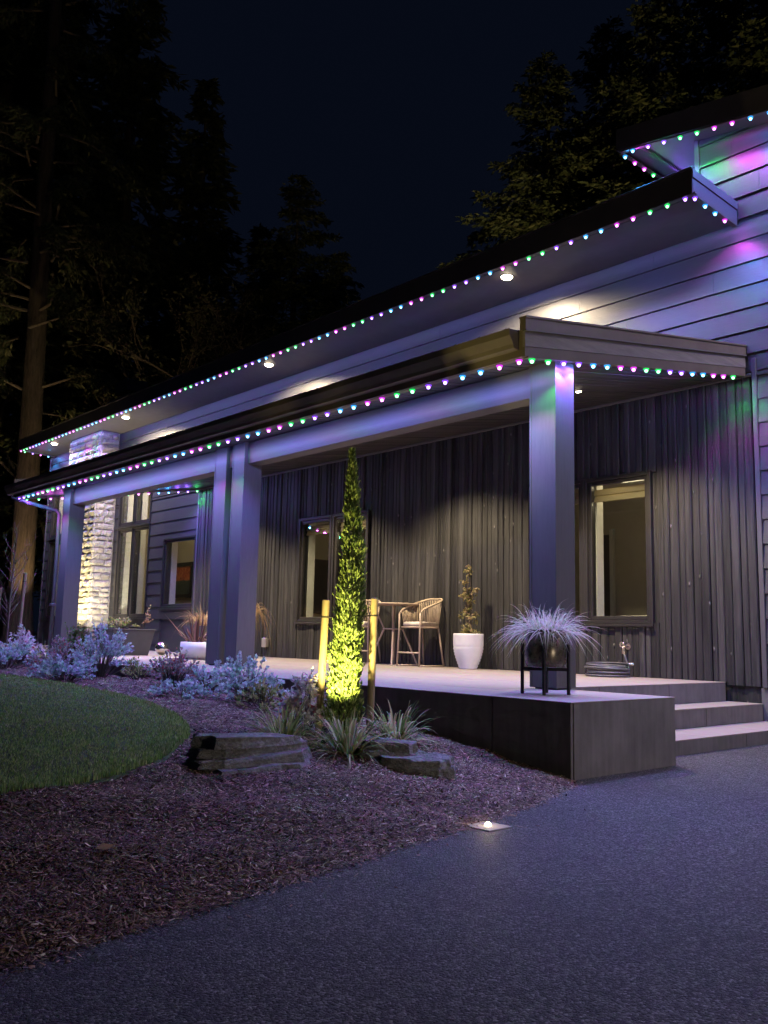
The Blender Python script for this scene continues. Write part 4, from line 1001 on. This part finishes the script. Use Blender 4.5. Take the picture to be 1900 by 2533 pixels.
# tall white pot with a withered plant
wp=[(.105,0),(.12,.004)]
for i in range(24):
    t=i/23; rr_=.12+.085*math.sin(min(1,t*1.35)*math.pi/2); wp.append((rr_+(.006 if i%2 else -.004)*(1 if t<.62 else 0),.012+t*.45))
wp+=[(.2,.468),(.192,.47),(.185,.462),(.18,.42),(.0005,.41)]
tag(MB().lathe(wp,(-4.69,4.05,H),n=48).build('white_pot',M['whitepot'],loc=(-4.69,4.05,H),smooth=True),'tall white ribbed pot by the dark wood wall','pot')
def potplant(base,Hh,Rr,label,seed):
    r=random.Random(seed); base=Vector(base); root=thing('withered_plant',base,label,'plant'); stm=MB(); fo=MB()
    for i in range(5):
        a=r.uniform(0,6.28); stm.tube([base+Vector((.03*math.cos(a),.03*math.sin(a),-.02)),base+Vector((.04*math.cos(a),.04*math.sin(a),Hh*.5)),base+Vector((.02*math.cos(a+1),.02*math.sin(a+1),Hh*r.uniform(.8,1)))],[.007,.005,.002],5,cap=False)
    for i in range(46):
        t=r.uniform(.04,1); a=r.uniform(0,6.28); q=Rr*(1-.75*abs(t-.2)**.7)*r.uniform(.3,1)
        if .42<t<.55: q*=.35
        p0=base+Vector((0,0,Hh*t-.05)); p1=base+Vector((math.cos(a)*q,math.sin(a)*q,Hh*t)); stm.tube([p0,p1],[.003,.0015],3,cap=False)
        for j in range(9):
            p=p0.lerp(p1,r.uniform(.4,1.1))+uvec(r)*.02; leaf(fo,p,uvec(r)+Vector((0,0,-.35)),r.uniform(.04,.07),r.uniform(.012,.02),r,.4)
    stm.build('stems',M['twig'],root); fo.build('foliage',L['olive'],root)
potplant((-4.69,4.05,H+.41),.98,.21,'leafy withered plant growing in the tall white pot',41)

# stand, bronze pot and sedge at the terrace corner
SX,SY=-.655,.565
stn=thing('plant_stand',(SX,SY,H),'black four legged plant stand at the terrace corner','plant stand')
for i in range(4):
    a=math.radians(35+90*i); x,y=SX+.172*math.cos(a),SY+.172*math.sin(a)
    MB().bbox(x-.0105,x+.0105,y-.0105,y+.0105,H,H+.375,.002).build('leg',M['black'],stn)
for q,(dx,dy) in enumerate(((1,0),(0,1))):
    a=math.radians(35+90*q); c0=Vector((SX,SY,H+.186+.0*q)); d=Vector((math.cos(a),math.sin(a),0))*.164; n=Vector((-math.sin(a),math.cos(a),0))*.011
    zz=Vector((0,0,.012)) if q==0 else Vector((0,0,.0118))
    MB().hexa([c0-d-n-zz,c0+d-n-zz,c0+d+n-zz,c0-d+n-zz,c0-d-n+zz,c0+d-n+zz,c0+d+n+zz,c0-d+n+zz]).build('cross_bar',M['black'],stn)
tag(MB().lathe([(.12,.0),(.145,.006),(.155,.03),(.157,.28),(.150,.282),(.147,.25),(.0005,.245)],(SX,SY,H+.2),n=40).build('bronze_pot',M['bronzepot'],loc=(SX,SY,H+.2),smooth=True),'dark bronze round pot held in the black stand','pot')
clump('sedge_plant','pale arching sedge overflowing the bronze pot','plant',(SX,SY,H+.44),560,(.2,.48),.0034,(.3,1.5),(.35,1.0),L['sedge'],55,.12,tw=1.5)

# hose and tap
hp=[]; hr=random.Random(6); HXc,HYc=-2.50,4.07; turns=6
for i in range(turns*28+1):
    t=i/28; a=-2*math.pi*t+.6; rr_=.225+.02*math.sin(t*2.3)+.012*math.sin(i*.21); k=t/turns
    hp.append((HXc+rr_*math.cos(a)*1.05,HYc+rr_*math.sin(a)*.92,H+.016+.13*k**.9+.012*math.sin(a+t)))
hs=thing('garden_hose',(HXc,HYc,H),'coiled dark garden hose on the terrace below the tap','hose')
MB().tube(hp,.0135,8).build('coil',M['rubber'],hs,smooth=True)
tp=(-2.42,D-.10,.80)
MB().tube([hp[0],(-2.30,4.20,H+.02),(-2.34,4.26,H+.10),(-2.40,4.28,H+.22),(-2.42,D-.10,.775)],.0135,8).build('riser_hose',M['rubber'],hs,smooth=True)
MB().tube([(-2.42,D-.10,.765),(-2.42,D-.10,.80)],.019,10).build('coupling',M['brass'],hs)
e=Vector(hp[-1]); MB().tube([e,e+Vector((.05,.02,.004))],.018,10).build('end_coupling',M['brass'],hs)
sp_=thing('garden_tap',(-2.42,D,.85),'metal garden tap with round handle on the dark wall','tap')
MB().tube([(-2.42,D-.001,.85),(-2.42,D-.012,.85)],.036,16).build('flange',M['brass'],sp_)
MB().tube([(-2.42,D-.012,.85),(-2.42,D-.075,.85),(-2.42,D-.10,.835),(-2.42,D-.10,.801)],[.015,.015,.014,.016],10).build('spout',M['brass'],sp_,smooth=True)
hw=MB(); cH=Vector((-2.42,D-.125,.873))
hw.tube([cH+Vector((.027*math.cos(2*math.pi*i/18)*(1+.12*math.cos(2*math.pi*i/18*8)),-.01,.027*math.sin(2*math.pi*i/18)*(1+.12*math.cos(2*math.pi*i/18*8)))) for i in range(18)],.006,6,closed=True)
hw.tube([cH+Vector((0,.05,-.012)),cH+Vector((0,-.012,0))],.006,6); hw.tube([cH+Vector((-.026,-.01,0)),cH+Vector((.026,-.01,0))],.004,5)
hw.build('handle',M['brass'],sp_,smooth=True)
ob=thing('outlet_box',(-9.93,D,.75),'small metal outlet box low on the dark wall near the post pair','box')
MB().bbox(-9.995,-9.865,D-.06,D-.008,.68,.83,.006).build('box_body',M['steel'],ob)
MB().bbox(-10.002,-9.858,D-.068,D-.0605,.674,.836,.003).build('cover',M['steel'],ob)

# planter box, bowl and others at the far end of the porch
pb=MB(); 
def taper(mb,cx_,cy_,z0,z1,a0,b0,a1,b1): mb.hexa([(cx_-a0,cy_-b0,z0),(cx_+a0,cy_-b0,z0),(cx_+a0,cy_+b0,z0),(cx_-a0,cy_+b0,z0),(cx_-a1,cy_-b1,z1),(cx_+a1,cy_-b1,z1),(cx_+a1,cy_+b1,z1),(cx_-a1,cy_+b1,z1)])
pbx=thing('planter_box',(-10.95,2.12,H),'large tapered dark grey planter box on the porch','planter')
m=MB(); taper(m,-10.95,2.12,H,H+.42,.30,.31,.37,.38); m.build('body',M['greypot'],pbx)
m=MB()
for q in ((-.385,.385,-.395,-.37),(-.385,.385,.37,.395)): m.bbox(-10.95+q[0],-10.95+q[1],2.12+q[2],2.12+q[3],H+.4205,H+.445,.003)
for q in ((-.385,-.36),(.36,.385)): m.bbox(-10.95+q[0],-10.95+q[1],2.12-.369,2.12+.369,H+.4205,H+.445,.003)
m.build('rim',M['greypot'],pbx)
shrub('planter_plant','sparse yellow-green plant in the dark planter box','plant',(-10.85,2.0,H+.42),.34,.26,26,9,.05,.016,L['yellow'],M['darktwig'],61)
shrub('dry_flower','tall dried pinkish flower head leaning from the planter box','plant',(-10.75,2.3,H+.42),.08,.42,7,16,.035,.014,L['tan'],M['darktwig'],62,lean=(.05,.14))
tag(MB().lathe([(.18,0),(.24,.05),(.275,.16),(.27,.26),(.262,.262),(.25,.22),(.0005,.215)],(-8.62,2.22,H),n=36).build('white_bowl',M['whitepot'],loc=(-8.62,2.22,H),smooth=True),'low white round bowl pot left of the post pair','pot')
clump('maroon_plant','dark maroon spiky plant in the low white bowl','plant',(-8.66,2.2,H+.21),44,(.35,.75),.018,(.5,1.5),(.1,.4),L['maroon'],63,.1)
sq=MB(); taper(sq,-9.75,3.0,H,H+.52,.24,.24,.27,.27); tag(sq.build('square_planter',M['greypot'],loc=(-9.75,3.0,H)),'square dark planter standing behind the white bowl','planter')
clump('dry_grass','dry tan fountain grass behind the white bowl','plant',(-9.75,3.0,H+.52),260,(.35,.75),.004,(.6,1.5),(.35,1.0),L['tan'],64,.16)
tag(MB().lathe([(.10,0),(.13,.1),(.12,.5),(.09,.72),(.10,.76),(.09,.76),(.0005,.7)],(-9.78,3.86,H),n=24).build('tall_vase',M['greypot'],loc=(-9.78,3.86,H),smooth=True),'tall dark vase half hidden behind the post pair','vase')
clump('weeping_sedge','dry weeping sedge hanging beside the post pair','plant',(-9.72,3.84,H+.72),170,(.5,.95),.005,(.7,1.45),(.9,1.6),L['tan'],65,.07)
bs=[(max(.0005,.115*math.cos(t_)),.115+.115*math.sin(t_)) for t_ in [math.radians(-90+9*i) for i in range(21)]]
tag(MB().lathe(bs,(-10.98,2.86,H),n=32).build('mirror_ball',M['chrome'],loc=(-10.98,2.86,H),smooth=True),'shiny chrome gazing ball on the porch by the planter box','ball')

# ------------------------------------------------------------------ trees
def conifer_mesh(Hh,Rr,seed,nwh=44,leafL=.16,per=9,start=.12,droop=.35,mat='needle'):
    r=random.Random(seed); cr=MB(); br=MB()
    tr=MB().tube([(0,0,-.3),(.05,0,Hh*.3),(-.05,.05,Hh*.7),(0,0,Hh)],[Hh*.016,Hh*.012,Hh*.006,.01],9)
    for i in range(nwh):
        t=start+(1-start)*(i+r.random()*.8)/nwh; z=Hh*t; nb_=r.randint(4,6)
        for j in range(nb_):
            a=r.uniform(0,6.28); l=Rr*((1-t)**.8+.04)*r.uniform(.55,1.1); h=Vector((math.cos(a),math.sin(a),0)); sd=Vector((-math.sin(a),math.cos(a),0))
            P=lambda u: Vector((0,0,z))+h*(l*u)+Vector((0,0,l*(.18*u-droop*u*u)))
            br.tube([P(0),P(.5),P(1)],[.02*(1-t)+.012,.014,.004],4,cap=False)
            ns=max(4,int(l*7))
            for q in range(ns):
                u=.15+.85*(q+r.random())/ns; p=P(u); w=(1-u)*l*.38+.12
                for e in range(per):
                    pp=p+sd*r.uniform(-w,w)+Vector((0,0,r.uniform(-.10,.04)))+h*r.uniform(-.06,.06)
                    d=h*r.uniform(.2,1)+sd*r.uniform(-1,1)+Vector((0,0,r.uniform(-.7,.1)))
                    leaf(cr,pp,d,leafL*r.uniform(.6,1.4),leafL*.16,r,.2)
    return tr.mesh('trunk',M['bark']),br.mesh('branches',M['darktwig']),cr.mesh('crown',L[mat])
CON=[conifer_mesh(20,4.4,1,46,.34,8),conifer_mesh(20,3.9,2,50,.34,8,start=.1)]
NEAR=conifer_mesh(20,7.0,3,46,.24,10,start=.14,droop=.22)
def tree(protos,loc,scale,rz,label,group,z=1.):
    root=thing('conifer_tree',loc,label,'tree',group)
    for nm,me_ in zip(('trunk','branches','crown'),protos):
        c=link(nm,me_,root); c['kind']='stuff' if nm!='trunk' else 'part'
        if nm=='trunk': del c['kind']
        c.scale=(scale,scale,scale*z); c.rotation_euler=(0,0,rz)
    return root
fg='dark conifers behind the house'
for i,(x,y,h_,l) in enumerate(((-33,6.0,36,'tall black conifer filling the upper left corner'),(-36.5,9.0,38,'very tall black conifer left of the sky gap'),(-34.5,12.3,35,'tall black conifer right of the thick lit trunk'),(-36,17.0,31,'dark pointed conifer standing alone against the sky'),(-37,21.5,24.5,'lower dark conifer right of the pointed one'),(-31,9.5,21,'mid height dark conifer behind the chimney'),(-33,15.2,20,'bushy dark conifer low in the left forest'))):
    tree(CON[i%2],(x,y,.3),h_/20*.96,i*1.3,l,fg)
ng='lit conifers behind the raised roof'
for i,(x,y,h_,l) in enumerate(((-12.6,16.0,19.0,'broad warm lit conifer above the upper eave'),(-9.8,17.6,20.5,'warm lit conifer left of the raised roof'),(-8.2,21.5,27.0,'tall dim conifer behind the raised roof'),(-14.5,22.5,24.5,'dim conifer behind the broad lit one'),(-29.5,18.6,22.5,'dark rounded conifer in the gap right of the pointed one'),(-26.8,19.0,18.0,'dark low conifer where the woods meet the open sky'))):
    tree(NEAR,(x,y,.2),h_/20*(1.0),2.1*i+.4,l,ng)
# big trunk on the left
bt=thing('big_tree',(-25.5,5.55,.3),'thick straight conifer trunk lit warm at the far left','tree')
r=random.Random(12); tk=MB(); n=20; zs=[-.3,.2,.8,1.6,3,5,7.5,10.5,14,18,24]; 
for k,z in enumerate(zs):
    rad=.40-.009*z+.16*math.exp(-max(z,0)*1.6)
    for j in range(n):
        a=2*math.pi*j/n; q=rad*(1+.035*math.sin(a*7+k)+r.uniform(-.02,.02)); tk.v.append((-25.5+q*math.cos(a)-.012*z,5.55+q*math.sin(a)-.02*z*.6,.3+z))
for k in range(len(zs)-1):
    for j in range(n): a=k*n+j; b=k*n+(j+1)%n; tk.f.append((a,b,b+n,a+n)); tk.m.append(0)
tk.build('trunk',M['bark'],bt,smooth=True)
br=MB(); cr=MB()
for i in range(46):
    z=r.uniform(7.5,24); a=r.uniform(0,6.28); l=r.uniform(1.6,4.2); h=Vector((math.cos(a),math.sin(a),0)); sd=Vector((-math.sin(a),math.cos(a),0)); o_=Vector((-25.5-.012*z,5.55-.012*z,.3+z))
    P=lambda u:o_+h*(.25+l*u)+Vector((0,0,l*(.28*u-.42*u*u)))+sd*(.12*l*math.sin(u*3+i))
    br.tube([P(0),P(.35),P(.7),P(1)],[.05,.035,.02,.006],5,cap=False)
    for q in range(int(l*16)):
        u=r.uniform(.3,1.05); p=P(u)
        for e in range(6):
            leaf(cr,p+uvec(r)*.28*Vector((1,1,.6)).length*.6,h*r.uniform(-.2,1)+sd*r.uniform(-1,1)+Vector((0,0,-.7)),.26*r.uniform(.6,1.3),.035,r,.2)
tag(br.build('branches',M['twig'],bt),kind='stuff'); tag(cr.build('crown',L['needle'],bt),kind='stuff')
# leafless / sparse broadleaf trees between the conifers and the house
def broadleaf(base,Hh,label,seed,leaves=700,thick=.10):
    r=random.Random(seed); base=Vector(base); root=thing('broadleaf_tree',base,label,'tree','sparse trees behind the house'); tr=MB(); br=MB(); cr=MB(); tips=[]
    def grow(p,d,l,rad,dep,mb):
        q=p+d*l*.5+uvec(r)*l*.06; e=p+d*l+uvec(r)*l*.08; mb.tube([p,q,e],[rad,rad*.85,rad*.66],6 if dep>2 else 4,cap=False)
        if dep==0: tips.append((q,e)); return
        for k in range(r.choice([2,3,3])):
            dd=(d+uvec(r)*.62+Vector((0,0,.12))).normalized(); grow(e,dd,l*r.uniform(.62,.82),rad*.6,dep-1,br)
        if r.random()<.7: dd=(d*.6+uvec(r)*.9).normalized(); grow(q,dd,l*.6,rad*.45,max(0,dep-2),br)
    grow(base-Vector((0,0,.3)),Vector((r.uniform(-.1,.1),r.uniform(-.1,.1),1)),Hh*.32,thick,5,tr)
    for i in range(leaves):
        q,e=r.choice(tips); p=q.lerp(e,r.uniform(.2,1.2))+uvec(r)*.12; leaf(cr,p,uvec(r)+Vector((0,0,-.4)),r.uniform(.12,.24),r.uniform(.03,.06),r,.3)
    tr.build('trunk',M['twig'],root); tag(br.build('branches',M['twig'],root),kind='stuff'); tag(cr.build('crown',L['broad'],root),kind='stuff')
for i,(x,y,h_,l,lv) in enumerate(((-28.5,10.2,14.5,'spreading sparse tree right of the thick trunk',1600),(-27,13.4,16.0,'tall sparse tree in the middle of the dark woods',1600),(-24,14.6,14.0,'leafy thin tree above the middle of the eave',1500),(-21,14.4,11.2,'thin twiggy tree beside the open sky',500),(-29,7.6,11,'low branching tree behind the chimney',1200))):
    broadleaf((x,y,.3),h_,l,100+i,lv,.12)
# hidden floods added to wash the trees with light
garden_spot((-23.6,4.9,.36),(-25.5,5.5,6.5),800,64,'added unseen floodlight washing the thick trunk',.15,color=(1.,.72,.36),soft=.05)
garden_spot((-21.6,8.2,.3),(-28,11.5,8.5),260,110,'added unseen floodlight washing the sparse trees at left',.15,color=(1.,.80,.45),soft=.05)

# unseen lantern added on the garage wing for warm light from the right
ln=thing('added_lantern',(8.0,-.58,1.7),'added unseen lantern on the added garage wing right of the driveway','lantern')
MB().bbox(7.95,7.998,-.66,-.50,1.58,1.86,.004).build('back_plate',M['black'],ln)
MB().bbox(7.80,7.949,-.65,-.51,1.84,1.87,.004).build('cap',M['black'],ln); MB().bbox(7.80,7.949,-.65,-.51,1.57,1.59,.004).build('base',M['black'],ln)
MB().lathe([(.0005,-.10),(.03,-.09),(.04,0.),(.03,.09),(.0005,.10)],(7.87,-.58,1.72),n=16,cap_bottom=False).build('bulb',M['lens_warm'],ln,smooth=True)
ld=bpy.data.lights.new('added_lantern_glow','POINT'); ld.energy=ADDED_LANTERN_W; ld.color=(1.,.85,.66); ld.shadow_soft_size=.09
lo=bpy.data.objects.new('added_lantern_glow',ld); col.objects.link(lo); lo.parent=ln; lo.location=(-.20,0,.02)
garden_spot((-7.4,9.6,5.0),(-11.5,17.0,13.5),1500,85,'added unseen floodlight on the roof washing the conifers',.2,color=(1.,.82,.40),soft=.05)  # hidden lamp added on the roof to light the near side of the crowns
